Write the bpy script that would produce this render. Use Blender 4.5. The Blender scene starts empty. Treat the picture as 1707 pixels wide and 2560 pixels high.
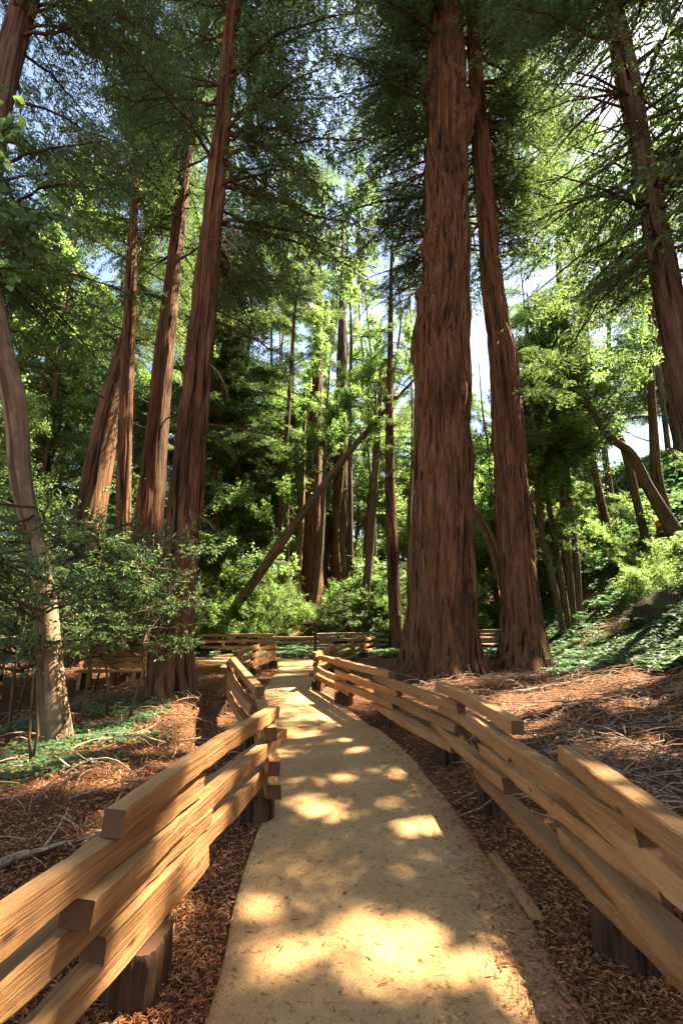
import bpy, math, random
import numpy as np
from mathutils import Vector, Matrix, Euler

random.seed(7)
RNG = np.random.default_rng(11)
scene = bpy.context.scene
COL = scene.collection

# ------------------------------------------------------------------ camera
EYE = 1.6
PITCH = math.radians(13.0)
F = 1138.0                       # focal length in photo pixels (16 mm on a 24x36 frame held upright)
cam_d = bpy.data.cameras.new("camera")
cam_d.sensor_fit = 'VERTICAL'; cam_d.sensor_height = 36.0; cam_d.sensor_width = 24.0
cam_d.lens = 16.0; cam_d.clip_start = 0.05; cam_d.clip_end = 3000
cam = bpy.data.objects.new("camera", cam_d); COL.objects.link(cam)
cam.location = (0, 0, EYE); cam.rotation_euler = (math.pi/2 + PITCH, 0, 0)
scene.camera = cam

# ------------------------------------------------------------------ sky, sun, exposure
SUN_EL = math.radians(56); SUN_AZ = math.radians(64)      # azimuth from +Y towards +X (right of the picture)
SUN = np.array([math.sin(SUN_AZ)*math.cos(SUN_EL), math.cos(SUN_AZ)*math.cos(SUN_EL), math.sin(SUN_EL)])
world = bpy.data.worlds.new("World"); scene.world = world; world.use_nodes = True
wn = world.node_tree; wn.nodes.clear()
sky = wn.nodes.new('ShaderNodeTexSky'); sky.sky_type = 'NISHITA'; sky.sun_disc = False
sky.sun_elevation = SUN_EL; sky.sun_rotation = SUN_AZ; sky.air_density = 1.0; sky.dust_density = 0.7; sky.ozone_density = 1.2
bg = wn.nodes.new('ShaderNodeBackground'); bg.inputs['Strength'].default_value = 0.062
wo = wn.nodes.new('ShaderNodeOutputWorld')
wn.links.new(sky.outputs[0], bg.inputs[0]); wn.links.new(bg.outputs[0], wo.inputs[0])
sl = bpy.data.lights.new("sun", 'SUN'); sl.energy = 5.0; sl.angle = math.radians(0.53); sl.color = (1.0, 0.94, 0.83)
so = bpy.data.objects.new("sun", sl); COL.objects.link(so)
so.rotation_euler = Vector(SUN).to_track_quat('Z', 'Y').to_euler(); so.location = Vector(SUN)*60
vs = scene.view_settings
vs.view_transform = 'Standard'; vs.look = 'None'; vs.gamma = 1.0; vs.exposure = 3.08; vs.use_curve_mapping = False
vs.use_white_balance = True; vs.white_balance_temperature = 7700; vs.white_balance_tint = 10
scene.render.engine = 'CYCLES'
cy = scene.cycles
cy.max_bounces = 5; cy.diffuse_bounces = 3; cy.glossy_bounces = 1; cy.transmission_bounces = 4; cy.transparent_max_bounces = 4
cy.sample_clamp_indirect = 6.0; cy.use_adaptive_sampling = True; cy.adaptive_threshold = 0.03; cy.use_denoising = True; cy.denoising_prefilter = 'NONE'
cy.caustics_reflective = False; cy.caustics_refractive = False

# ------------------------------------------------------------------ pixel helpers (photo pixels, 1707 x 2560)
def ray(px, py):
    u = (px - 853.5)/F; v = (1280 - py)/F
    c, s = math.cos(PITCH), math.sin(PITCH)
    return np.array([u, c - v*s, s + v*c])
def at(px, py, Y):
    d = ray(px, py); return np.array([0, 0, EYE]) + d*(Y/d[1])
def gnd(px, py, z=0.0):
    d = ray(px, py); t = (z - EYE)/d[2]; return np.array([d[0]*t, d[1]*t])
D = 1707/1568.0                                  # the enlarged view in which widths were read

# ------------------------------------------------------------------ noise
def _h(i, j, k):
    n = (i*374761393 + j*668265263 + k*2147483647*3 + 1013904223) & 0xFFFFFFFF
    n = ((n ^ (n >> 13))*1274126177) & 0xFFFFFFFF
    n = ((n ^ (n >> 16))*2246822519) & 0xFFFFFFFF
    return ((n ^ (n >> 15)) & 0xFFFFFF)/float(0xFFFFFF)
def vn(P):
    P = np.asarray(P, float); I = np.floor(P).astype(np.int64); f = P - I; f = f*f*(3 - 2*f)
    r = 0
    for a in (0, 1):
        wx = f[..., 0] if a else 1 - f[..., 0]
        for b in (0, 1):
            wy = f[..., 1] if b else 1 - f[..., 1]
            for c in (0, 1):
                wz = f[..., 2] if c else 1 - f[..., 2]
                r = r + wx*wy*wz*_h(I[..., 0]+a, I[..., 1]+b, I[..., 2]+c)
    return r
def fbm(P, o=3):
    r = 0; a = .5; P = np.asarray(P, float)
    for k in range(o):
        r = r + a*vn(P*(2**k) + 17.3*k); a *= .5
    return r/(1 - .5**o)
def n2(x, y, s=1.0, seed=0.0, o=3):
    x = np.asarray(x, float); y = np.asarray(y, float)
    return fbm(np.stack([x*s, y*s, np.full_like(x, seed)], -1), o)

# ------------------------------------------------------------------ mesh collector
class MB:
    def __init__(s): s.V = []; s.Q = []; s.M = []; s.A = []; s.n = 0
    def add(s, V, Q, mat=0, A=None):
        V = np.asarray(V, float).reshape(-1, 3); Q = np.asarray(Q, np.int64)
        if Q.shape[1] == 3: Q = np.concatenate([Q, Q[:, 2:3]*0 - 1], 1)      # -1 marks a triangle
        s.V.append(V); s.Q.append(np.where(Q < 0, -1, Q + s.n)); s.M.append(np.full(len(Q), mat, np.int32))
        s.A.append(V if A is None else np.asarray(A, float).reshape(-1, 3)); s.n += len(V)
    def mesh(s, name, mats, smooth=True):
        V = np.concatenate(s.V); Q = np.concatenate(s.Q); M = np.concatenate(s.M); A = np.concatenate(s.A)
        me = bpy.data.meshes.new(name)
        cnt = np.where(Q[:, 3] < 0, 3, 4); tot = int(cnt.sum())
        me.vertices.add(len(V)); me.vertices.foreach_set('co', V.astype(np.float32).ravel())
        me.loops.add(tot); me.loops.foreach_set('vertex_index', Q.ravel()[Q.ravel() >= 0].astype(np.int32))
        me.polygons.add(len(Q))
        me.polygons.foreach_set('loop_start', np.concatenate([[0], np.cumsum(cnt)[:-1]]).astype(np.int32))
        me.polygons.foreach_set('material_index', M)
        me.polygons.foreach_set('use_smooth', np.full(len(Q), smooth, bool))
        at_ = me.attributes.new('bk', 'FLOAT_VECTOR', 'POINT'); at_.data.foreach_set('vector', A.astype(np.float32).ravel())
        for m in mats: me.materials.append(m)
        me.update(calc_edges=True)
        return me
def link(name, me, parent=None, loc=(0, 0, 0)):
    o = bpy.data.objects.new(name, me); COL.objects.link(o); o.location = loc
    if parent is not None: o.parent = parent
    return o
def tag(o, label=None, cat=None, group=None, kind=None):
    if label: o['label'] = label
    if cat: o['category'] = cat
    if group: o['group'] = group
    if kind: o['kind'] = kind
    return o
def thing(name, loc, label, cat, group=None):
    o = bpy.data.objects.new(name, None); COL.objects.link(o); o.location = loc; o.empty_display_size = .2
    return tag(o, label, cat, group)

def tube(P, R, n=6, seed=0.0, rough=0.0, cap=True):
    """tapered tube along points P with radii R; returns V, Q, A"""
    P = np.asarray(P, float); R = np.asarray(R, float); m = len(P)
    T = np.gradient(P, axis=0); T /= np.linalg.norm(T, axis=1)[:, None] + 1e-9
    ref = np.array([0, 0, 1.0]) if abs(T[0, 2]) < .8 else np.array([1.0, 0, 0])
    U = np.cross(T, ref); U /= np.linalg.norm(U, axis=1)[:, None] + 1e-9; W = np.cross(T, U)
    th = np.linspace(0, 2*np.pi, n, endpoint=False); c, s = np.cos(th), np.sin(th)
    S = np.concatenate([[0], np.cumsum(np.linalg.norm(np.diff(P, axis=0), axis=1))])
    rr = R[:, None]*np.ones((1, n))
    if rough:
        rr = rr*(1 + rough*(vn(np.stack([c[None]*1.7 + 0*rr, s[None]*1.7 + 0*rr, S[:, None]*3/max(R.max(), .01)*.2 + seed + 0*rr], -1)) - .5)*2)
    V = P[:, None] + rr[..., None]*(c[None, :, None]*U[:, None] + s[None, :, None]*W[:, None])
    i = np.arange(m-1)[:, None]; j = np.arange(n)[None]
    Q = np.stack([i*n + j, i*n + (j+1) % n, (i+1)*n + (j+1) % n, (i+1)*n + j], -1).reshape(-1, 4)
    A = np.stack([rr*c, rr*s, S[:, None] + 0*rr], -1)
    V = V.reshape(-1, 3); A = A.reshape(-1, 3)
    if cap:
        V = np.concatenate([V, P[:1], P[-1:]]); A = np.concatenate([A, A[:1], A[-1:]])
        b = m*n; jj = np.arange(n)
        c0 = np.stack([np.full(n, b), (jj+1) % n, jj, np.full(n, -1)], -1)
        c1 = np.stack([np.full(n, b+1), (m-1)*n + jj, (m-1)*n + (jj+1) % n, np.full(n, -1)], -1)
        Q = np.concatenate([Q, c0, c1])
    return V, Q, A
def smooth_path(P, m):
    P = np.asarray(P, float); S = np.concatenate([[0], np.cumsum(np.linalg.norm(np.diff(P[:, :3], axis=0), axis=1))])
    Pe = np.vstack([2*P[0]-P[1], P, 2*P[-1]-P[-2]]); out = []
    for s in np.linspace(0, S[-1], m):
        k = min(int(np.searchsorted(S, s, side='right')) - 1, len(P)-2); t = (s - S[k])/(S[k+1]-S[k])
        a, b, c, d = Pe[k], Pe[k+1], Pe[k+2], Pe[k+3]
        out.append(.5*(2*b + (c-a)*t + (2*a-5*b+4*c-d)*t*t + (3*b-a-3*c+d)*t**3))
    return np.array(out)

# ------------------------------------------------------------------ materials
def mat(name):
    m = bpy.data.materials.new(name); m.use_nodes = True; nt = m.node_tree; nt.nodes.clear()
    out = nt.nodes.new('ShaderNodeOutputMaterial'); return m, nt, out
def N(nt, t, **kw):
    n = nt.nodes.new(t)
    for k, v in kw.items():
        if k in n.inputs: n.inputs[k].default_value = v
        else: setattr(n, k, v)
    return n
def ramp(nt, fac, stops, interp='LINEAR'):
    r = nt.nodes.new('ShaderNodeValToRGB'); e = r.color_ramp.elements; r.color_ramp.interpolation = interp
    while len(e) < len(stops): e.new(.5)
    for q, (p, c) in zip(e, stops): q.position = p; q.color = (*c, 1)
    nt.links.new(fac, r.inputs[0]); return r.outputs[0]
def mixc(nt, fac, a, b, mode='MIX'):
    n = nt.nodes.new('ShaderNodeMix'); n.data_type = 'RGBA'; n.blend_type = mode
    for s, v in ((0, fac), (6, a), (7, b)):
        if hasattr(v, 'links'): nt.links.new(v, n.inputs[s])
        else: n.inputs[s].default_value = v if s == 0 else (*v, 1)
    return n.outputs[2]
def noise(nt, vec, scale, detail=4, rough=.55, dist=0.0):
    n = N(nt, 'ShaderNodeTexNoise', Scale=scale, Detail=detail, Roughness=rough, Distortion=dist)
    if vec is not None: nt.links.new(vec, n.inputs['Vector'])
    return n.outputs['Fac']
def mapped(nt, src, sc, loc=(0, 0, 0)):
    m = nt.nodes.new('ShaderNodeMapping'); m.inputs['Scale'].default_value = sc; m.inputs['Location'].default_value = loc
    nt.links.new(src, m.inputs[0]); return m.outputs[0]
def attr(nt, name='bk'):
    a = nt.nodes.new('ShaderNodeAttribute'); a.attribute_name = name; return a.outputs['Vector']
def bump(nt, h, dist, strength=1.0, prev=None):
    b = nt.nodes.new('ShaderNodeBump'); b.inputs['Distance'].default_value = dist; b.inputs['Strength'].default_value = strength
    nt.links.new(h, b.inputs['Height'])
    if prev is not None: nt.links.new(prev, b.inputs['Normal'])
    return b.outputs[0]
def finish(nt, out, col, rough=.8, nrm=None, spec=.3):
    b = nt.nodes.new('ShaderNodeBsdfPrincipled'); b.inputs['Specular IOR Level'].default_value = spec
    if hasattr(col, 'links'): nt.links.new(col, b.inputs['Base Color'])
    else: b.inputs['Base Color'].default_value = (*col, 1)
    if hasattr(rough, 'links'): nt.links.new(rough, b.inputs['Roughness'])
    else: b.inputs['Roughness'].default_value = rough
    if nrm is not None: nt.links.new(nrm, b.inputs['Normal'])
    nt.links.new(b.outputs[0], out.inputs[0]); return b
def randisl(nt):
    return nt.nodes.new('ShaderNodeNewGeometry').outputs['Random Per Island']
def objrand(nt):
    return nt.nodes.new('ShaderNodeObjectInfo').outputs['Random']

def bark_mat(name, dark, mid, light, fib=6.5, stretch=.09, bd=.05, moss=None):
    m, nt, out = mat(name); v = attr(nt)
    f1 = noise(nt, mapped(nt, v, (fib, fib, fib*stretch)), 1.0, 6, .62, .4)
    f2 = noise(nt, mapped(nt, v, (fib*4, fib*4, fib*.35)), 1.0, 4, .6)
    f3 = noise(nt, mapped(nt, v, (fib*1.6, fib*1.6, fib*.07), (3, 5, 2)), 1.0, 3, .5, .3)
    big = noise(nt, mapped(nt, v, (.9, .9, .22)), 1.0, 4, .6)
    c = ramp(nt, f1, [(.34, dark), (.48, mid), (.66, light)])
    c = mixc(nt, .45, c, ramp(nt, f2, [(.3, tuple(x*.4 for x in mid)), (.7, tuple(min(1, x*1.4) for x in light))]))
    c = mixc(nt, ramp(nt, f3, [(.36, (.9, .9, .9)), (.45, (0, 0, 0))]), c, dark)
    c = mixc(nt, ramp(nt, big, [(.52, (0, 0, 0)), (.68, (1, 1, 1))]), c, mixc(nt, .7, c, dark))
    if moss:
        c = mixc(nt, ramp(nt, noise(nt, mapped(nt, v, (2.2, 2.2, .8)), 1.0, 5), [(.5, (0, 0, 0)), (.7, (.7, .7, .7))]), c, moss)
    mul = nt.nodes.new('ShaderNodeMath'); mul.operation = 'MULTIPLY_ADD'
    nt.links.new(f2, mul.inputs[0]); mul.inputs[1].default_value = .45; nt.links.new(f1, mul.inputs[2])
    finish(nt, out, c, .9, bump(nt, mul.outputs[0], bd), .15); return m
M_BARK = bark_mat('redwood_bark', (.009, .005, .0035), (.098, .042, .019), (.215, .107, .054))
M_BARK2 = bark_mat('grey_redwood_bark', (.014, .010, .007), (.085, .047, .028), (.175, .107, .070))
M_STUMP = bark_mat('shaded_stump_bark', (.010, .006, .004), (.055, .026, .014), (.12, .062, .034), 9.0, .12, .03)  # tones set dark to carry the shade on the fence's stump blocks
M_ALDER = bark_mat('smooth_bark', (.06, .036, .02), (.17, .105, .058), (.31, .215, .135), 5.0, .8, .006, (.15, .10, .045))
M_STEM = bark_mat('mossy_bark', (.03, .02, .012), (.095, .06, .032), (.16, .11, .06), 8.0, .3, .008, (.07, .065, .02))
M_TWIG = bark_mat('twig_bark', (.018, .011, .008), (.06, .034, .02), (.11, .066, .04), 20.0, .3, .004)
M_DEAD = bark_mat('dead_wood', (.09, .055, .034), (.26, .16, .098), (.46, .32, .21), 22.0, .2, .003)

def leaf_mat(name, cols, trans, tw=.4, rough=.5, brown=None, spec=.4):
    m, nt, out = mat(name)
    r = randisl(nt); oi = objrand(nt)
    c = ramp(nt, r, [(i/(len(cols)-1), q) for i, q in enumerate(cols)])
    hs = nt.nodes.new('ShaderNodeHueSaturation'); nt.links.new(c, hs.inputs['Color'])
    mr = nt.nodes.new('ShaderNodeMapRange'); mr.inputs[3].default_value = .72; mr.inputs[4].default_value = 1.25
    nt.links.new(oi, mr.inputs[0]); nt.links.new(mr.outputs[0], hs.inputs['Value'])
    mh = nt.nodes.new('ShaderNodeMapRange'); mh.inputs[3].default_value = .485; mh.inputs[4].default_value = .512
    mm = nt.nodes.new('ShaderNodeMath'); mm.operation = 'FRACT'
    m3 = nt.nodes.new('ShaderNodeMath'); m3.operation = 'MULTIPLY'; m3.inputs[1].default_value = 7.13
    nt.links.new(oi, m3.inputs[0]); nt.links.new(m3.outputs[0], mm.inputs[0]); nt.links.new(mm.outputs[0], mh.inputs[0])
    nt.links.new(mh.outputs[0], hs.inputs['Hue'])
    c = hs.outputs[0]
    tcol = mixc(nt, 1.0, c, trans, 'MULTIPLY')
    if brown:
        wn_ = nt.nodes.new('ShaderNodeTexWhiteNoise'); wn_.noise_dimensions = '1D'; nt.links.new(r, wn_.inputs['W'])
        bf = ramp(nt, wn_.outputs['Value'], [(brown[0], (1, 1, 1)), (brown[0]+.01, (0, 0, 0))])
        c = mixc(nt, bf, c, brown[1])
    b = nt.nodes.new('ShaderNodeBsdfPrincipled'); b.inputs['Roughness'].default_value = rough; b.inputs['Specular IOR Level'].default_value = spec
    nt.links.new(c, b.inputs['Base Color'])
    t = nt.nodes.new('ShaderNodeBsdfTranslucent'); nt.links.new(tcol, t.inputs[0])
    mx = nt.nodes.new('ShaderNodeMixShader'); mx.inputs[0].default_value = tw
    nt.links.new(b.outputs[0], mx.inputs[1]); nt.links.new(t.outputs[0], mx.inputs[2]); nt.links.new(mx.outputs[0], out.inputs[0])
    return m
M_NEEDLE = leaf_mat('redwood_foliage', [(.034, .062, .030), (.058, .092, .040), (.092, .122, .055)], (2.7, 2.9, 1.8), .54, .5, (.06, (.20, .10, .045)))
M_BROAD = leaf_mat('broad_leaves', [(.052, .098, .030), (.088, .145, .046), (.135, .185, .068)], (2.75, 2.8, 2.2), .66, .42)
M_BAY = leaf_mat('bay_leaves', [(.052, .095, .045), (.08, .135, .062), (.115, .175, .085)], (2.3, 2.4, 1.5), .45, .42, None, .3)
M_FERN = leaf_mat('fern_leaves', [(.032, .075, .034), (.052, .108, .046), (.082, .140, .058)], (2.1, 2.3, 1.6), .42, .5)
M_SORREL = leaf_mat('sorrel_leaves', [(.042, .078, .036), (.058, .108, .048), (.085, .145, .066)], (1.8, 2.2, 1.3), .35, .45)
M_FIR = leaf_mat('fir_foliage', [(.07, .12, .055), (.10, .155, .07), (.13, .18, .08)], (2.2, 2.2, 1.4), .42, .5)

# bare earth under the litter
M_GROUND, nt, out = mat('forest_floor')
g = nt.nodes.new('ShaderNodeTexCoord').outputs['Object']
a = noise(nt, g, 2.2, 6, .6); b_ = noise(nt, g, 38, 5, .7); c_ = noise(nt, mapped(nt, g, (1, 3.2, 1)), 26, 4, .7)
col = ramp(nt, a, [(.3, (.10, .038, .016)), (.5, (.18, .07, .029)), (.72, (.26, .12, .055))])
col = mixc(nt, .65, col, ramp(nt, b_, [(.3, (.03, .015, .009)), (.5, (.13, .06, .032)), (.7, (.29, .16, .09))]))
finish(nt, out, col, .95, bump(nt, c_, .03, 1.0, bump(nt, b_, .03)), .1)

M_PATH, nt, out = mat('packed_sand')
g = nt.nodes.new('ShaderNodeTexCoord').outputs['Object']
a = noise(nt, g, 1.6, 5, .6); f = noise(nt, g, 95, 4, .75); s = noise(nt, g, 26, 6, .72, .6); w_ = noise(nt, g, 7, 5, .65)
col = ramp(nt, a, [(.3, (.39, .205, .085)), (.55, (.50, .295, .132)), (.75, (.58, .37, .18))])
col = mixc(nt, .45, col, ramp(nt, f, [(.28, (.17, .085, .038)), (.5, (.42, .25, .115)), (.72, (.58, .40, .215))]))
col = mixc(nt, ramp(nt, s, [(.54, (0, 0, 0)), (.66, (.85, .85, .85))]), col, (.16, .07, .034))
col = mixc(nt, ramp(nt, w_, [(.56, (0, 0, 0)), (.76, (.45, .45, .45))]), col, (.19, .10, .052))
finish(nt, out, col, .95, bump(nt, f, .006, 1.0, bump(nt, w_, .035)), .1)

def wood_mat(name, dark, mid, light):
    m, nt, out = mat(name); g = attr(nt); oi = objrand(nt)
    ov = nt.nodes.new('ShaderNodeVectorMath'); ov.operation = 'ADD'; nt.links.new(g, ov.inputs[0])
    cb = nt.nodes.new('ShaderNodeCombineXYZ'); mu = nt.nodes.new('ShaderNodeMath'); mu.operation = 'MULTIPLY'; mu.inputs[1].default_value = 37.0
    nt.links.new(oi, mu.inputs[0])
    for k in range(3): nt.links.new(mu.outputs[0], cb.inputs[k])
    nt.links.new(cb.outputs[0], ov.inputs[1]); g = ov.outputs[0]
    grain = noise(nt, mapped(nt, g, (1.6, 55, 55)), 1.0, 5, .62, .3)
    band = noise(nt, mapped(nt, g, (.5, 11, 11)), 1.0, 3, .5, .6)
    crack = noise(nt, mapped(nt, g, (1.4, 30, 30), (4, 2, 1)), 1.0, 4, .55, .3)
    fine = noise(nt, mapped(nt, g, (5, 170, 170)), 1.0, 4, .7)
    blot = noise(nt, g, 2.6, 4, .6)
    knot = nt.nodes.new('ShaderNodeTexVoronoi'); knot.inputs['Scale'].default_value = 1.0
    nt.links.new(mapped(nt, g, (2.3, 5.5, 5.5)), knot.inputs['Vector'])
    c = ramp(nt, band, [(.32, dark), (.5, mid), (.68, light)])
    c = mixc(nt, .38, c, ramp(nt, grain, [(.3, tuple(x*.5 for x in dark)), (.5, mid), (.7, tuple(min(1, x*1.15) for x in light))]))
    c = mixc(nt, .18, c, ramp(nt, fine, [(.3, tuple(x*.35 for x in dark)), (.7, tuple(min(1, x*1.3) for x in light))]))
    c = mixc(nt, ramp(nt, blot, [(.52, (0, 0, 0)), (.75, (.55, .55, .55))]), c, tuple(x*.62 for x in mid))
    c = mixc(nt, ramp(nt, knot.outputs['Distance'], [(.03, (.9, .9, .9)), (.10, (0, 0, 0))]), c, tuple(x*.25 for x in dark))
    c = mixc(nt, ramp(nt, crack, [(.265, (.85, .85, .85)), (.305, (0, 0, 0))]), c, tuple(x*.18 for x in dark))
    hs = nt.nodes.new('ShaderNodeHueSaturation'); mr = nt.nodes.new('ShaderNodeMapRange'); mr.inputs[3].default_value = .78; mr.inputs[4].default_value = 1.12
    nt.links.new(oi, mr.inputs[0]); nt.links.new(mr.outputs[0], hs.inputs['Value']); nt.links.new(c, hs.inputs['Color'])
    finish(nt, out, hs.outputs[0], .72, bump(nt, crack, .010, .7, bump(nt, fine, .004, 1.0, bump(nt, grain, .010))), .25); return m
M_WOOD = wood_mat('split_redwood', (.25, .105, .038), (.40, .19, .070), (.50, .275, .118))
M_OLDWOOD = wood_mat('weathered_wood', (.12, .064, .034), (.22, .13, .073), (.33, .21, .13))
M_ENDW, nt, out = mat('end_grain')
g = attr(nt); wv = nt.nodes.new('ShaderNodeTexWave'); wv.wave_type = 'RINGS'; wv.rings_direction = 'X'
wv.inputs['Scale'].default_value = 36; wv.inputs['Distortion'].default_value = 7; wv.inputs['Detail Scale'].default_value = 1.5
nt.links.new(mapped(nt, g, (0, 1, 1)), wv.inputs[0])
finish(nt, out, mixc(nt, noise(nt, g, 9, 4), ramp(nt, wv.outputs['Fac'], [(.2, (.10, .044, .019)), (.8, (.19, .092, .042))]), (.08, .038, .018)), .85)

def flat_mat(name, c, rough=.6, var=.25, scale=12):
    m, nt, out = mat(name); g = nt.nodes.new('ShaderNodeTexCoord').outputs['Object']
    finish(nt, out, ramp(nt, noise(nt, g, scale, 4), [(.3, tuple(x*(1-var) for x in c)), (.7, tuple(min(1, x*(1+var)) for x in c))]), rough); return m
M_RED = flat_mat('red_flag', (.75, .03, .015), .5, .1)
M_ORANGE = flat_mat('orange_flag', (.85, .24, .02), .5, .1)
M_WIRE = flat_mat('wire', (.25, .24, .23), .4)
M_ROCK, nt, out = mat('mossy_rock')
g = nt.nodes.new('ShaderNodeTexCoord').outputs['Object']; ra = noise(nt, g, 5, 8, .65); rb = noise(nt, g, 2.3, 5, .6); rc = noise(nt, g, 24, 6, .7)
col = ramp(nt, ra, [(.3, (.03, .024, .017)), (.55, (.085, .07, .05)), (.75, (.17, .14, .105))])
col = mixc(nt, ramp(nt, rb, [(.42, (0, 0, 0)), (.6, (.9, .9, .9))]), col, (.05, .06, .018))
finish(nt, out, col, .95, bump(nt, rc, .04, 1.0, bump(nt, ra, .15)), .1)
M_LITTER = None
def litter_mat(name, cols):
    m, nt, out = mat(name); r = randisl(nt)
    c = ramp(nt, r, [(i/(len(cols)-1), q) for i, q in enumerate(cols)])
    finish(nt, out, c, .85, None, .15); return m
M_LITTER = litter_mat('needle_litter', [(.05, .017, .007), (.22, .066, .022), (.34, .112, .038), (.43, .175, .064), (.52, .28, .135)])
M_LEAFLIT = litter_mat('leaf_litter', [(.10, .045, .02), (.22, .105, .045), (.33, .2, .1)])

# ------------------------------------------------------------------ terrain
PATH_L = np.array([(-.52, 1.0), (-.53, 2.3), (-.60, 3.0), (-.62, 3.7), (-.62, 4.6), (-.72, 5.6), (-.95, 6.6), (-1.25, 8.0), (-1.55, 9.6), (-1.75, 11.2), (-1.85, 13.0), (-1.95, 14.8), (-2.6, 16.6), (-4.4, 17.3), (-8, 17.4)])
PATH_R = np.array([(.95, 1.0), (.95, 2.3), (.96, 3.0), (.95, 3.8), (.88, 4.8), (.75, 5.9), (.52, 7.0), (.20, 8.2), (-.18, 9.6), (-.66, 11.2), (-.72, 12.6), (-.55, 14.6), (-.25, 17.2), (-3.0, 18.9), (-8, 19.1)])
PATH_C = (PATH_L + PATH_R)/2
def dist_path(x, y):
    x = np.asarray(x, float); y = np.asarray(y, float); d = np.full(x.shape, 1e9)
    C = smooth_path(np.c_[PATH_C, np.zeros(len(PATH_C))], 50)[:, :2]
    for a, b in zip(C[:-1], C[1:]):
        ab = b - a; t = np.clip(((x-a[0])*ab[0] + (y-a[1])*ab[1])/(ab@ab), 0, 1)
        d = np.minimum(d, np.hypot(x-a[0]-t*ab[0], y-a[1]-t*ab[1]))
    return d
def hgt(x, y):
    x = np.asarray(x, float); y = np.asarray(y, float)
    s = (x - 8.6 - .12*(y - 15))/1.2
    z = 1.2*np.logaddexp(0, s)
    z = 16*np.tanh(z/16)
    z = z + .17*np.maximum(0, np.minimum(y, 75) - 21.5)*(1 - np.exp(-np.maximum(0, y-21.5)/3))
    z = z + .10*np.clip(-x - 14, 0, 50)
    dp = dist_path(x, y)
    k = np.clip((dp - 1.0)/2.0, 0, 1)
    z = z + k*((n2(x, y, .45, 3.1) - .5)*.42 + (n2(x, y, 1.9, 8.2) - .5)*.12)
    z = z - .9*np.exp(-((x + 7.2)**2)/2.2 - ((y - 9)/5)**2)           # hollow left of the smooth-barked tree
    z = np.where(dp < 1.6, np.minimum(z, 0), z)
    return z
def h1(x, y): return float(hgt(np.array([x]), np.array([y]))[0])
def axis(lo, hi, mid, fine, grow):
    r = [mid]
    while r[-1] < hi: r.append(r[-1] + fine + grow*abs(r[-1]-mid))
    l = [mid]
    while l[-1] > lo: l.append(l[-1] - fine - grow*abs(l[-1]-mid))
    return np.array(l[::-1][:-1] + r)
gx = axis(-600, 700, 0, .14, .035); gy = axis(-200, 1200, 4, .14, .032)
X, Y = np.meshgrid(gx, gy, indexing='ij'); Z = hgt(X, Y)
m = MB(); nx, ny = X.shape
i = np.arange(nx-1)[:, None]; j = np.arange(ny-1)[None]
m.add(np.stack([X, Y, Z], -1), np.stack([i*ny+j, (i+1)*ny+j, (i+1)*ny+j+1, i*ny+j+1], -1).reshape(-1, 4))
tag(link('ground', m.mesh('ground', [M_GROUND])), 'forest floor covered in red-brown redwood needles', kind='structure')

# path sheet, a little proud of the floor
nl = 220; nc = 26
PL = smooth_path(np.c_[PATH_L, np.zeros(len(PATH_L))], nl); PR = smooth_path(np.c_[PATH_R, np.zeros(len(PATH_R))], nl)
PL[:, :2] += (.03*(n2(PL[:, 0], PL[:, 1], 1.3, 4) - .5))[:, None]
PR[:, :2] += (.10*(n2(PR[:, 0], PR[:, 1], 1.6, 9) - .5))[:, None]
t = np.linspace(0, 1, nc)[None, :, None]
G = PL[:, None]*(1-t) + PR[:, None]*t
G[..., 2] = .035 + .012*np.sin(np.pi*t[..., 0]) + .014*(n2(G[..., 0], G[..., 1], 2.2, 1) - .5)
sk0 = G[:, :1].copy(); sk0[..., 2] = -.12; sk1 = G[:, -1:].copy(); sk1[..., 2] = -.05; sk1[..., 0] += .12
G = np.concatenate([sk0, G, sk1], 1); nc2 = nc+2
i = np.arange(nl-1)[:, None]; j = np.arange(nc2-1)[None]
m = MB(); m.add(G, np.stack([i*nc2+j, i*nc2+j+1, (i+1)*nc2+j+1, (i+1)*nc2+j], -1).reshape(-1, 4))
tag(link('path', m.mesh('path', [M_PATH])), 'packed tan sand footpath curving into the forest', kind='structure')

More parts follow.
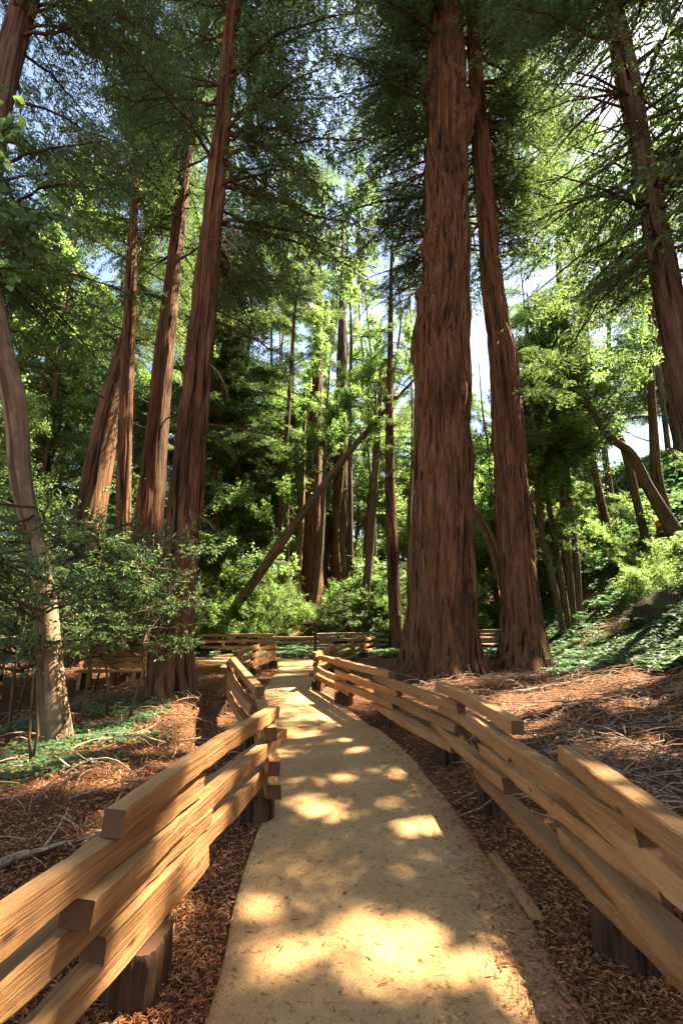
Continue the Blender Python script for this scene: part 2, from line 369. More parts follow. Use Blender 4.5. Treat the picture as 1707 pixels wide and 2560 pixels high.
# ------------------------------------------------------------------ where the sun gets through to the floor: (photo px, radius m)
SPOTS = []
def spot(dx, dy, rx, z=0.0):
    if (dx > 1150 and dy < 1750) or (dx < 480 and dy < 1900): rx *= 2.1
    else: rx *= 1.18
    g_ = gnd(dx*D, dy*D, z); SPOTS.append((g_[0] + SUN[0]/SUN[2]*(0-z)*-0, g_[1], rx))
for q in [(900, 2200, .20), (830, 2190, .20), (960, 2230, .2), (860, 2260, .16), (1100, 2235, .14), (640, 2230, .10), (735, 1880, .20), (760, 1802, .16), (800, 1790, .14), (770, 1762, .14), (905, 1782, .22), (880, 1790, .2),
          (960, 1905, .22), (840, 1900, .10), (700, 1850, .14), (700, 1700, .18), (770, 1704, .2), (700, 1655, .22), (760, 1660, .2), (680, 1620, .2), (740, 1595, .22), (690, 1585, .2),
          (660, 1565, .2), (430, 1740, .16), (340, 1815, .18), (430, 1692, .16), (300, 1870, .12), (480, 1660, .2), (1200, 1640, .3), (1250, 1690, .3),
          (1330, 1620, .3), (1020, 1690, .2), (950, 1610, .2), (1450, 1600, .3), (1420, 1720, .2), (640, 1740, .14), (650, 1800, .14), (1110, 1760, .16), (1210, 1900, .14),
          (1330, 1960, .1), (1500, 1540, .5), (1350, 1540, .4), (230, 1700, .3), (120, 1720, .2), (600, 1540, .3), (700, 1530, .3), (1260, 1610, .5), (1340, 1590, .45), (1460, 1560, .5), (1500, 1650, .4), (1390, 1690, .35), (1560, 1740, .3), (1300, 1555, .5), (1540, 1590, .5), (420, 1740, .3), (330, 1820, .28), (250, 1790, .25), (150, 1800, .2), (420, 1650, .3), (60, 1760, .2), (480, 1800, .14), (250, 1930, .14), (640, 1690, .16), (820, 1735, .18), (690, 1605, .3), (730, 1562, .3), (650, 1545, .3), (880, 1850, .12), (600, 2120, .10), (1180, 1780, .14), (1080, 1720, .16), (1290, 1880, .12), (540, 1900, .08), (500, 1980, .08)]:
    spot(*q)
for (dx, dy, r_) in [(560, 1700, .3), (620, 1640, .25), (150, 2000, .3), (480, 1750, .22), (60, 2080, .3), (560, 1800, .2), (380, 1950, .2), (300, 2080, .2), (1060, 1590, .15), (1130, 1620, .14), (1400, 1780, .14), (1500, 1850, .14), (1250, 1740, .14), (1540, 2130, .12), (880, 1530, .15), (560, 1560, .2), (545, 1530, .2)]:
    p = gnd(dx*D, dy*D, .85); SPOTS.append((p[0] - SUN[0]/SUN[2]*.85, p[1] - SUN[1]/SUN[2]*.85, r_))
SP = np.array(SPOTS)
BEAMS = []
for (dx, dy, Yb, rb) in [(620, 1350, 24, 2.4), (700, 1440, 22, 2.2), (560, 1400, 22, 2.2), (800, 1400, 24, 2.6), (860, 1420, 23, 2.0), (640, 1440, 21, 2.0), (750, 1330, 28, 2.5), (600, 1490, 20, 1.4), (700, 1480, 20.5, 1.4), (850, 1470, 21, 1.0), (120, 1350, 6.5, .6), (330, 1400, 7.2, .6), (380, 1330, 7.2, .4), (790, 1250, 30, 1.8), (640, 1150, 30, 2.2), (560, 1000, 28, 2.2), (690, 950, 32, 2.6), (830, 900, 32, 2.6), (890, 1000, 21.5, 1.0), (900, 1200, 21.5, .8),
                         (1110, 1100, 28, 1.8), (1110, 1350, 21, 1.0), (1430, 1150, 25, 2.2), (1400, 1230, 25, 1.5), (350, 900, 14.5, .45), (345, 1150, 14.5, .45), (372, 700, 14.5, .4), (290, 1000, 13.5, .4), (40, 970, 6.8, .32),
                         (1235, 1250, 14.9, .3), (300, 1300, 7.2, .5), (150, 1300, 6.5, .4), (230, 1450, 7.0, .4), (100, 800, 18, 1.5), (610, 500, 26, 1.8), (700, 560, 30, 2.2), (1400, 1480, 14, .8), (1500, 1500, 13, .8), (1450, 1330, 17, 1.5), (1530, 1350, 16, 1.5), (1380, 1360, 18, 1.2), (1500, 1420, 14.5, 1.2), (1440, 1250, 22, 2.0), (1330, 1440, 16, .8)] + [(xx, yy, 25 + (xx*7 + yy*3) % 11, 1.5) for xx in range(520, 1000, 95) for yy in range(700, 1420, 170)] + [(xx, yy, 21 + (xx*7 + yy*3) % 9, 1.3) for xx in range(1240, 1560, 105) for yy in range(650, 1250, 190)]:
    p = at(dx*D, dy*D, Yb); t_ = p[2]/SUN[2]; BEAMS.append((p[0]-SUN[0]*t_, p[1]-SUN[1]*t_, rb, p[2] + rb*.8 + 1.0))
BM = np.array(BEAMS)
def in_beam(W):
    t = W[:, 2]/SUN[2]; gx_ = W[:, 0] - SUN[0]*t; gy_ = W[:, 1] - SUN[1]*t
    d2 = (gx_[:, None]-BM[None, :, 0])**2 + (gy_[:, None]-BM[None, :, 1])**2
    return ((d2 < BM[None, :, 2]**2) & (W[:, 2:3] > BM[None, :, 3])).any(1)
def blocks_sun(W, frac=.0):
    """does a cloud of leaf points (n,3) stand between the sun and one of the sunny spots?"""
    t = W[:, 2]/SUN[2]; gx_ = W[:, 0] - SUN[0]*t; gy_ = W[:, 1] - SUN[1]*t
    d2 = (gx_[:, None]-SP[None, :, 0])**2 + (gy_[:, None]-SP[None, :, 1])**2
    return (d2 < (SP[None, :, 2])**2).any(1).mean() > frac

# ------------------------------------------------------------------ bough library
def leaf_quads(mb, C, Dv, Nv, L, Wd, mat=1, fold=.15):
    """diamond leaves: start C, direction Dv, normal Nv, length L, width Wd"""
    Dv = Dv/(np.linalg.norm(Dv, axis=1)[:, None]+1e-9); S = np.cross(Dv, Nv); S /= np.linalg.norm(S, axis=1)[:, None]+1e-9
    Nn = np.cross(S, Dv); L = np.broadcast_to(L, len(C))[:, None]; Wd = np.broadcast_to(Wd, len(C))[:, None]
    mid = C + Dv*L*.45
    V = np.stack([C, mid + S*Wd*.5 + Nn*L*fold*.3, C + Dv*L - Nn*L*fold, mid - S*Wd*.5 + Nn*L*fold*.3], 1)
    k = np.arange(len(C))*4
    mb.add(V, np.stack([k, k+1, k+2, k+3], -1), mat)
LEAFS = {}
def redwood_bough(seed, L=3.2, droop=.07, dense=1.0, dead=False, leafmat=None):
    r = np.random.default_rng(seed); mb = MB()
    n = 12; s = np.linspace(0, L, n)
    P = np.stack([s, np.cumsum(r.normal(0, .035, n)), .12*s - droop*s*s + np.cumsum(r.normal(0, .02, n))], -1)
    mb.add(*tube(P, np.linspace(.045, .008, n), 5)[:2], 0)
    C, Dv, Nv = [], [], []
    m2 = int(30*dense)
    for k in range(m2):
        f = .10 + .9*(k + r.random())/m2; side = 1 if k % 2 else -1
        p0 = np.array([np.interp(f*L, s, P[:, q]) for q in range(3)])
        l2 = (1.15 - .8*f)*L*.30*(.6 + .7*r.random())
        ang = math.radians(r.uniform(38, 75))*side
        d = np.array([math.cos(ang), math.sin(ang), r.normal(-.12, .16)])
        ns = 5; ss = np.linspace(0, l2, ns)
        Q = p0 + ss[:, None]*d + np.stack([0*ss, 0*ss, -.28*ss*ss], -1) + np.cumsum(r.normal(0, .012, (ns, 3)), 0)
        mb.add(*tube(Q, np.linspace(.011, .003, ns), 3, cap=False)[:2], 0)
        if dead: continue
        nt_ = max(3, int(l2/.05))
        for q in range(nt_):
            g_ = (q + r.random())/nt_
            pp = np.array([np.interp(g_*l2, ss, Q[:, w]) for w in range(3)])
            a2 = ang + math.radians(r.uniform(30, 65))*(1 if q % 2 else -1)
            C.append(pp); Dv.append([math.cos(a2), math.sin(a2), r.normal(-.35, .3)]); Nv.append([r.normal(0, .45), r.normal(0, .45), 1])
        C.append(Q[-1]); Dv.append(d + [0, 0, -.3]); Nv.append([0, .2, 1])
    if not dead:
        C = np.array(C); ln = r.uniform(.08, .19, len(C))*(L/3.2)**.5
        leaf_quads(mb, C, np.array(Dv), np.array(Nv), ln, ln*.24, 1)
        C = C + r.normal(0, .05, C.shape) - [0, 0, .03]
        leaf_quads(mb, C, np.array(Dv) + r.normal(0, .4, C.shape), np.array(Nv), ln*.9, ln*.22, 1)
    me = mb.mesh('bough', [M_DEAD if dead and leafmat else M_TWIG, leafmat or M_NEEDLE], smooth=False)
    if not dead: LEAFS[seed] = (C, np.array(Dv))
    pts = np.concatenate(mb.V); return me, pts[r.choice(len(pts), min(90, len(pts)), replace=False)]
def broad_bough(seed, L=2.0, leaf=.085, nleaf=700, lm=None, wid=.5, flat=.5):
    r = np.random.default_rng(seed); mb = MB(); C, Dv = [], []
    def grow(p, d, l, rad, lev):
        n = 5; pts = [p]
        for k in range(n-1):
            d = d + r.normal(0, .16, 3); d[2] += .02; d /= np.linalg.norm(d); pts.append(pts[-1] + d*l/(n-1))
        pts = np.array(pts); mb.add(*tube(pts, np.linspace(rad, rad*.5, n), 5 if lev == 0 else 3, cap=False)[:2], 0)
        if lev < 2:
            for k in range(5 if lev == 0 else 4):
                q = pts[min(n-1, 1 + int(r.integers(0, n-1)))] if k else pts[-1]
                dd = d + r.normal(0, .75, 3)*[1, 1, flat]; dd /= np.linalg.norm(dd)
                grow(q, dd, l*r.uniform(.45, .7), rad*.5, lev+1)
        if lev > 0:
            for k in range(n):
                C.append(pts[k]); Dv.append(d)
    grow(np.zeros(3), np.array([1, 0, .15]), L*.55, .03*L/2, 0)
    C = np.array(C); Dv = np.array(Dv); idx = r.integers(0, len(C), nleaf)
    c = C[idx] + r.normal(0, (.02 if lm is M_BAY else .06)*L/2, (nleaf, 3)); d = Dv[idx]*.6 + r.normal(0, .8, (nleaf, 3))*[1, 1, .55] + [0, 0, -.18]
    nv = r.normal(0, .5, (nleaf, 3)) + [0, 0, 1]; ln = r.uniform(.65, 1.25, nleaf)*leaf
    leaf_quads(mb, c, d, nv, ln, ln*wid, 1, .12)
    me = mb.mesh('bough', [M_TWIG, lm or M_BROAD], smooth=False)
    pts = np.concatenate(mb.V); return me, pts[r.choice(len(pts), 90, replace=False)]
RW = [redwood_bough(s, 3.2, .05 + .03*(s % 4), 1.0) for s in range(8)]
RWD = [redwood_bough(20+s, 3.0, .06 + .03*(s % 3), 1.5) for s in range(4)]
DEADB = [redwood_bough(40+s, 2.4, .10, .45, True) for s in range(4)]
DEADP = [redwood_bough(45+s, 2.4, .14, .5, True, M_DEAD) for s in range(4)]
BR = [broad_bough(60+s) for s in range(7)]
BRF = [broad_bough(70+s, 3.2, .15, 900, None, .55, .8) for s in range(6)]         # far ones: leaf sprays
BAY = [broad_bough(80+s, 1.5, .105, 150, M_BAY, .28, .25) for s in range(5)]
FIR = [redwood_bough(90+s, 1.0, .10, .8, False, M_FIR) for s in range(3)]

CLEAR = []; GAPS = np.array([(742, 200, 26, 80), (700, 90, 18, 40), (735, 330, 22, 30), (1108, 850, 22, 70), (1375, 770, 26, 34), (1330, 260, 20, 18), (592, 800, 22, 24), (110, 300, 45, 60), (60, 450, 40, 40), (960, 20, 16, 30), (900, 280, 20, 30), (1300, 60, 16, 20), (640, 780, 16, 20), (200, 160, 40, 50), (250, 620, 30, 40)], float)
def clear_of(pts, y0, y1, Y):
    q = np.array(pts)[:, :3]; q = q[np.argsort(q[:, 1])]; CLEAR.append((q[:, 1], q[:, 0], q[:, 2]*.5, y0, y1, Y))
def hides(W):
    """boughs are not let hang in front of the open trunks, nor fill the open sky"""
    q = pix(W); x, y, d = q[:, 0], q[:, 1], q[:, 2]; ok = d > .3
    for (ys, xs, hw, y0, y1, Y) in CLEAR:
        f = ok & (y > y0) & (y < y1) & (W[:, 1] < Y - .15)
        if f.any() and (f & (np.abs(x - np.interp(y, ys, xs)) < np.interp(y, ys, hw)*.95)).mean() > .05: return True
    g_ = (((x[:, None]-GAPS[:, 0])/GAPS[:, 2])**2 + ((y[:, None]-GAPS[:, 1])/GAPS[:, 3])**2 < 1).any(1) & ok
    return g_.mean() > .14
def place_bough(root, base, var, p, az, tilt, roll, sc, keep=None, cull=True):
    me, pts = var
    E = Euler((roll, -tilt, az), 'XYZ').to_matrix(); R = np.array(E)*sc
    W = pts@R.T + p
    if cull and blocks_sun(W, .03): return None
    if hides(W) or in_beam(W).mean() > (.10 if cull else .16): return None
    if keep is not None and not keep(W): return None
    o = bpy.data.objects.new('bough', me); COL.objects.link(o); o.parent = root
    o.location = Vector(np.asarray(p) - base); o.rotation_euler = Euler((roll, -tilt, az), 'XYZ'); o.scale = (sc,)*3
    return o

# ------------------------------------------------------------------ trunks
def trunk_mesh(path, nu, seg, depth, fib=10.0, mats=None, flare=0.0, fh=1.0, lumps=0.0, seed=0.0, lobes=5, burls=()):
    path = np.asarray(path, float); Lt = np.linalg.norm(np.diff(path[:, :3], axis=0), axis=1).sum()
    P = smooth_path(path, max(8, int(Lt/seg))); R = np.maximum(P[:, 3], .01); P = P[:, :3]
    S = np.concatenate([[0], np.cumsum(np.linalg.norm(np.diff(P, axis=0), axis=1))])
    T = np.gradient(P, axis=0); T /= np.linalg.norm(T, axis=1)[:, None]
    U = np.cross(T, [0, 1, 0]); U /= np.linalg.norm(U, axis=1)[:, None]; W = np.cross(T, U)
    th = np.linspace(0, 2*np.pi, nu, endpoint=False); c, s = np.cos(th)[None], np.sin(th)[None]
    Sg = S[:, None] + 0*c; o = np.ones_like(Sg)
    wob = (vn(np.stack([c*1.3*o, s*1.3*o, Sg*.35 + seed], -1)) - .5)*.5
    c2, s2 = np.cos(th[None]+wob), np.sin(th[None]+wob)
    Rm = R.mean()
    na = vn(np.stack([c2*fib*Rm, s2*fib*Rm, Sg*.33 + seed*3], -1)); nb = vn(np.stack([c2*fib*1.9*Rm + 9, s2*fib*1.9*Rm, Sg*.6 + seed*3], -1))
    fur = np.exp(-((na-.5)/.13)**2) + .6*np.exp(-((nb-.5)/.14)**2)
    rid2 = vn(np.stack([c2*fib*3.1*Rm, s2*fib*3.1*Rm, Sg*1.4 + seed*5], -1))
    rr = R[:, None]*o - depth*np.minimum(fur, 1.2) - depth*.5*(rid2 - .5)
    if lumps: rr += lumps*R[:, None]*(fbm(np.stack([c*.9*o, s*.9*o, Sg*.45 + seed*7], -1), 3) - .5)*2
    if flare:
        lb = .45 + .55*vn(np.stack([c*lobes*.35*o, s*lobes*.35*o, 0*Sg + seed*11], -1))*1.6
        rr += R[:1, None]*flare*np.exp(-Sg/fh)*lb
    for (bs, bth, ba, bw) in burls:
        dth = np.angle(np.exp(1j*(th[None]-bth)))
        rr += ba*np.exp(-((Sg-bs)/bw)**2 - (dth/.55)**2)*(.5 + vn(np.stack([c*7*o, s*7*o, Sg*4], -1)))
    V = P[:, None] + rr[..., None]*(c[..., None]*U[:, None] + s[..., None]*W[:, None])
    m_ = len(P); i = np.arange(m_-1)[:, None]; j = np.arange(nu)[None]
    mb = MB()
    mb.add(V, np.stack([i*nu+j, i*nu+(j+1) % nu, (i+1)*nu+(j+1) % nu, (i+1)*nu+j], -1).reshape(-1, 4), 0,
           np.stack([rr*c, rr*s, Sg + seed*13], -1))
    return mb.mesh('trunk', mats), P, R
def pxpath(pts, Y, top=None, base_z=None):
    """points (x, y, width) read in the enlarged view -> 3-D path in the upright plane at depth Y"""
    out = []
    for q in pts:
        x, y, w = q[:3]; Yq = Y if len(q) < 4 else q[3]
        p = at(x*D, y*D, Yq); d = ray(x*D, y*D); tt = Yq/d[1]
        out.append((*p, .5*w*D*tt/F/ (1+.0)))
    out = np.array(out)
    if base_z is not None:                                   # run the foot straight into the ground
        a, b = out[0], out[1]; dirv = (a[:3]-b[:3])/max(1e-3, b[2]-a[2])
        gz = h1(a[0], a[1]) - .25
        if a[2] > gz + .02:
            e = a[:3] + dirv*(a[2]-gz); e[0] = a[0] + np.clip(e[0]-a[0], -.6, .6); e[1] = a[1]; e[2] = gz
            out = np.vstack([[*e, a[3]*1.02], out])
        else: out[0, 2] = gz
    if top:
        a, b = out[-2], out[-1]; d = (b[:3]-a[:3])/np.linalg.norm(b[:3]-a[:3])
        if top > b[2] + 1:
            L = (top - b[2])/max(.3, d[2])
            out = np.vstack([out, [*(b[:3]+d*L*.5), b[3]*.55], [*(b[:3]+d*L), b[3]*.1]])
    return out
def tree(name, label, cat, path, nu=28, seg=.25, depth=.02, fib=10, bark=None, boughs=None, group=None, **kw):
    path = np.asarray(path, float)
    base = np.array([path[0, 0], path[0, 1], path[0, 2]])
    root = thing(name, Vector(base), label, cat, group)
    q = path.copy(); q[:, :3] -= base
    me, P, R = trunk_mesh(q, nu, seg, depth, fib, [bark or M_BARK], **kw)
    link('trunk', me, root)
    P = P + base
    for b in (boughs or []): add_boughs(root, base, P, R, **b)
    return root, P, R
def add_boughs(root, base, P, R, z0, z1, n, var, s0, s1, az=(0, 360), tilt=(-15, 25), grow=1.0, keep=None, seed=1, cull=True, up=False):
    r = np.random.default_rng(seed*101 + int(abs(base[0])*37)); k_ = 0
    for k in range(n):
        z = z0 + (z1-z0)*(k + r.random())/n
        p = np.array([np.interp(z, P[:, 2], P[:, q]) for q in range(3)]); rad = np.interp(z, P[:, 2], R)
        a = math.radians(r.uniform(*az)); f = (z-z0)/(z1-z0+1e-6)
        sc = r.uniform(s0, s1)*(1 + (grow-1)*f)
        p = p + rad*.6*np.array([math.cos(a), math.sin(a), 0])
        if place_bough(root, base, var[int(r.integers(0, len(var)))], p, a, math.radians(r.uniform(*tilt)), r.uniform(-.4, .4), sc, keep, cull): k_ += 1
    return k_
def pix(W):
    c, s = math.cos(PITCH), math.sin(PITCH); x = W[:, 0]; y = W[:, 1]; z = W[:, 2]-EYE
    dpt = y*c + z*s; up = z*c - y*s; dd = np.maximum(dpt, .05)
    return np.stack([(853.5 + F*x/dd)/D, (1280 - F*up/dd)/D, dpt], -1)

def carved_crown(root, P, n, z0, z1, s0, s1, q, nleaf, l0, l1, az=(0, 6.283)):
    """limbs and a crown of single sprays, with gaps carved so the sun reaches the chosen spots"""
    base = np.array(root.location); lim = MB(); CC, DD, LL = [], [], []
    for k in range(n):
        g = (k + q.random())/n; zz = z0 + (z1-z0)*g; a = q.uniform(*az); sc = q.uniform(s0, s1)*(1.15 - .5*g)
        p = np.array([np.interp(zz, P[:, 2], P[:, w]) for w in range(3)]); M3 = np.array(Euler((q.uniform(-.3, .3), -q.uniform(-.4, .35), a), 'XYZ').to_matrix())
        C, Dv = LEAFS[int(q.integers(0, 8))]; sel = q.choice(len(C), min(nleaf, len(C)), replace=False)
        W = C[sel]@M3.T*sc + p; CC.append(W); DD.append(Dv[sel]@M3.T); LL.append(q.uniform(l0, l1, len(sel))*min(1.2, sc))
        lim.add(*tube(np.array([p, p + M3@np.array([1.5, 0, .05])*sc, p + M3@np.array([3.0, 0, -.3])*sc]) - base, np.array([.045, .025, .006])*sc, 5)[:2], 0)
    W = np.concatenate(CC); DD = np.concatenate(DD); LL = np.concatenate(LL)
    t = W[:, 2]/SUN[2]; gx_ = W[:, 0] - SUN[0]*t; gy_ = W[:, 1] - SUN[1]*t
    d2 = (gx_[:, None]-SP[None, :, 0])**2 + (gy_[:, None]-SP[None, :, 1])**2
    ok = ~(d2 < (SP[None, :, 2]*.95 + .03)**2).any(1) & ~in_beam(W); W, DD, LL = W[ok], DD[ok], LL[ok]
    mb = MB(); leaf_quads(mb, W - base, DD, q.normal(0, .5, W.shape) + [0, 0, 1], LL, LL*.26, 0)
    link('limbs', lim.mesh('limbs', [M_TWIG]), root); o = link('crown', mb.mesh('crown', [M_NEEDLE], False), root); o['kind'] = 'stuff'
# ---- the tall redwoods one can tell apart
clear_of([(1016, 1562, 178), (1015, 1100, 143), (1012, 800, 136), (1024, 600, 110), (1023, 200, 98), (1022, 0, 75)], 90, 1500, 14.3)
clear_of([(1204, 1535, 108), (1180, 1200, 84), (1157, 850, 66), (1117, 500, 49), (1084, 0, 31)], 60, 1500, 14.9)
clear_of([(392, 1612, 100), (432, 1100, 76), (468, 700, 59), (509, 300, 42), (539, 0, 35)], 40, 1150, 10.2)
clear_of([(322, 1400, 76), (360, 1000, 52), (401, 600, 34), (452, 200, 23)], 330, 1200, 14.5)
clear_of([(284, 1200, 36), (295, 800, 30), (312, 400, 16)], 420, 1200, 13.5)
clear_of([(190, 1300, 74), (225, 1080, 62), (288, 800, 40)], 830, 1170, 16.5)
clear_of([(-30, 400, 62), (5, 200, 57), (62, 0, 52)], 0, 260, 7.6)
clear_of([(1590, 900, 65), (1521, 600, 52), (1465, 300, 42), (1402, 0, 36)], 0, 900, 9.2)
clear_of([(717, 1400, 50), (717, 1050, 38)], 1120, 1380, 33); clear_of([(786, 1400, 46), (783, 1050, 37)], 1060, 1330, 36)
clear_of([(600, 1312, 23), (700, 1172, 20), (830, 1005, 13)], 1000, 1380, 22)
clear_of([(48, 1080, 52), (40, 980, 53), (8, 800, 50)], 760, 1180, 6.8)
clear_of([(1240, 1200, 30), (1290, 1425, 40)], 1180, 1420, 19); clear_of([(1485, 1115, 31), (1405, 1000, 22), (1365, 955, 18), (1330, 890, 16), (1312, 830, 14), (1306, 760, 11), (1288, 690, 8)], 690, 1190, 18.5)
TREES = []
A_path = pxpath([(1016, 1562, 178), (1012, 1450, 166), (1013, 1300, 158), (1015, 1100, 143), (1014, 900, 140), (1012, 800, 136), (1020, 700, 118), (1024, 600, 110), (1025, 400, 101), (1023, 200, 98), (1022, 80, 82), (1022, 0, 75)], 14.3, 46, 0)
tree('redwood_tree', 'largest redwood, massive furrowed red-brown trunk right behind the right-hand fence', 'tree', A_path, 210, .12, .15, 5.5,
     flare=.34, fh=.75, lobes=6, seed=1.3, lumps=.02, burls=[(11.0, .2, .12, .8), (12.9, .5, .26, .4), (15.0, .6, .30, .5), (15.9, .9, .26, .35), (20.5, 2.3, .30, .8), (21.5, 2.6, .30, .8), (22.6, 1.8, .22, .6), (18.5, 1.9, .14, .2), (19.6, .5, .16, .5)],
     boughs=[dict(z0=21, z1=44, n=120, var=RW, s0=.9, s1=1.5, tilt=(-25, 15), seed=2),
             dict(z0=13, z1=19, n=16, var=RW, s0=.5, s1=.9, az=(150, 215), tilt=(-30, 20), seed=3), dict(z0=17, z1=34, n=42, var=RW, s0=.9, s1=1.5, az=(130, 230), tilt=(-35, 10), seed=33),
             dict(z0=14, z1=27, n=40, var=DEADB, s0=.6, s1=1.4, az=(120, 240), tilt=(-35, 30), seed=4),
             dict(z0=12, z1=21, n=14, var=RW, s0=.18, s1=.35, az=(180, 330), tilt=(-40, 10), seed=5)])
B_path = pxpath([(1204, 1535, 108), (1200, 1450, 96), (1192, 1350, 90), (1180, 1200, 84), (1167, 1000, 75), (1157, 850, 66), (1137, 700, 56), (1117, 500, 49), (1102, 300, 41), (1088, 100, 34), (1084, 0, 31)], 14.9, 40, 0)
tree('redwood_tree', 'second redwood, slimmer red trunk just right of the largest one', 'tree', B_path, 130, .13, .09, 7,
     flare=.42, fh=.9, lobes=5, seed=4.1, lumps=.03,
     boughs=[dict(z0=9, z1=20, n=34, var=RW, s0=.4, s1=.9, az=(-70, 60), tilt=(-25, 25), seed=6),
             dict(z0=15, z1=38, n=170, var=RW, s0=.8, s1=1.35, tilt=(-20, 25), seed=7),
             dict(z0=17, z1=32, n=60, var=RW, s0=1.0, s1=1.6, az=(-70, 60), tilt=(-25, 20), seed=77),
             dict(z0=9, z1=14, n=16, var=RW, s0=.22, s1=.42, az=(200, 340), tilt=(-30, 10), seed=8),
             dict(z0=9, z1=22, n=34, var=DEADB, s0=.5, s1=1.1, az=(-80, 40), tilt=(-30, 25), seed=9)])
L1_path = pxpath([(392, 1612, 100), (394, 1500, 96), (412, 1300, 86), (432, 1100, 76), (449, 900, 68), (468, 700, 59), (487, 500, 51), (509, 300, 42), (528, 100, 37), (539, 0, 35)], 10.2, 34, 0)
tree('redwood_tree', 'tall dark redwood nearest the path on the left, with hanging bare twigs', 'tree', L1_path, 120, .11, .08, 8,
     flare=.38, fh=.6, lobes=5, seed=8.4, lumps=.03,
     boughs=[dict(z0=10, z1=33, n=120, var=RW, s0=.6, s1=1.15, az=(-60, 245), tilt=(-25, 20), seed=10),
             dict(z0=12, z1=33, n=70, var=RW, s0=.8, s1=1.4, az=(-50, 50), tilt=(-25, 20), seed=111),
             dict(z0=3.5, z1=14, n=60, var=DEADP, s0=.25, s1=.6, az=(200, 370), tilt=(-80, -30), seed=11),
             dict(z0=6, z1=20, n=30, var=DEADB, s0=.5, s1=1.1, tilt=(-15, 25), seed=12),
             dict(z0=6, z1=10, n=18, var=RW, s0=.22, s1=.5, az=(150, 350), tilt=(-30, 5), seed=13)])
tree('redwood_tree', 'sunlit straight redwood directly behind the tall dark one on the left', 'tree',
     pxpath([(318, 1560, 80), (322, 1400, 76), (340, 1230, 68), (360, 1000, 52), (378, 800, 44), (401, 600, 34), (424, 400, 28), (452, 200, 23), (478, 0, 19)], 14.5, 34, 0), 72, .14, .05, 10, flare=.3, fh=.7, seed=12.2,
     boughs=[dict(z0=14, z1=33, n=90, var=RW, s0=.6, s1=1.1, tilt=(-25, 20), seed=14), dict(z0=7, z1=18, n=34, var=DEADB, s0=.4, s1=.9, seed=15),
             dict(z0=7, z1=12, n=12, var=RW, s0=.3, s1=.6, seed=16)])
tree('redwood_tree', 'thin straight redwood left of the sunlit one, reddish bark', 'tree',
     pxpath([(278, 1540, 42), (284, 1200, 36), (288, 1000, 33), (295, 800, 30), (303, 600, 24), (312, 400, 16), (320, 200, 12), (326, 0, 9)], 13.5, 25, 0), 56, .16, .03, 12, flare=.3, fh=.5, seed=15.2,
     boughs=[dict(z0=12, z1=25, n=80, var=RW, s0=.5, s1=1.0, tilt=(-15, 30), seed=17), dict(z0=5, z1=12, n=14, var=DEADB, s0=.4, s1=.9, seed=18)])
tree('redwood_tree', 'redwood leaning right across the thin straight trunk on the left', 'tree',
     pxpath([(165, 1430, 84), (190, 1300, 74), (225, 1080, 62), (262, 900, 50), (288, 800, 40), (315, 680, 30), (338, 560, 22), (352, 400, 17), (362, 250, 13)], 16.5, 27, 0), 64, .16, .045, 10, flare=.3, fh=.7, seed=18.9,
     boughs=[dict(z0=12, z1=27, n=100, var=RW, s0=.6, s1=1.1, tilt=(-15, 25), seed=19), dict(z0=6, z1=13, n=14, var=DEADB, s0=.5, s1=.9, seed=20)])
tree('redwood_tree', 'pale distant redwood trunk at far left above the bushes', 'tree',
     pxpath([(80, 1300, 34), (98, 1000, 28), (130, 750, 25), (155, 600, 21), (178, 490, 16), (205, 350, 10)], 27, 30, 0), 36, .3, .04, 9, bark=M_BARK2, seed=21.0,
     boughs=[dict(z0=12, z1=30, n=80, var=RWD, s0=.8, s1=1.5, seed=21, cull=False)])
tree('redwood_tree', 'dark trunk cut by the top left corner of the picture', 'tree',
     pxpath([(-235, 1620, 84), (-175, 1300, 78), (-90, 800, 70), (-30, 400, 62), (5, 200, 57), (45, 50, 54), (62, 0, 52)], 7.6, 26, 0), 64, .14, .035, 11, flare=.3, fh=.6, seed=23.4, bark=M_BARK2,
     boughs=[dict(z0=8, z1=26, n=105, var=RW, s0=.6, s1=1.05, az=(-75, 120), tilt=(-15, 25), seed=22)])
RT_path = pxpath([(1690, 1300, 76), (1640, 1080, 72), (1590, 900, 65), (1552, 750, 58), (1521, 600, 52), (1492, 450, 47), (1465, 300, 42), (1440, 150, 39), (1402, 0, 36)], 9.2, 27, 0)
rt_ = tree('redwood_tree', 'bare dark trunk slanting out of the right edge of the picture', 'tree', RT_path, 72, .12, .03, 11, flare=.3, fh=.6, seed=25.7, bark=M_BARK2,
     boughs=[dict(z0=9, z1=26.5, n=260, var=RW, s0=.6, s1=1.15, tilt=(-25, 20), seed=23), dict(z0=6, z1=16, n=22, var=DEADB, s0=.6, s1=1.0, az=(-110, 110), seed=24)])
carved_crown(rt_[0], rt_[1], 120, 10, 26, .7, 1.2, np.random.default_rng(901), 330, .09, .19)
rt_ = tree('redwood_tree', 'thinner trunk close behind the slanting one at top right', 'tree',
     pxpath([(1650, 1250, 40), (1560, 900, 34), (1500, 600, 28), (1468, 400, 25), (1440, 260, 23), (1412, 130, 20), (1392, 0, 17)], 11, 27, 0), 44, .16, .025, 11, seed=27.7, bark=M_BARK2,
     boughs=[dict(z0=9, z1=26.5, n=170, var=RW, s0=.6, s1=1.15, tilt=(-25, 20), seed=25)])
carved_crown(rt_[0], rt_[1], 90, 11, 26, .7, 1.2, np.random.default_rng(902), 330, .09, .19)
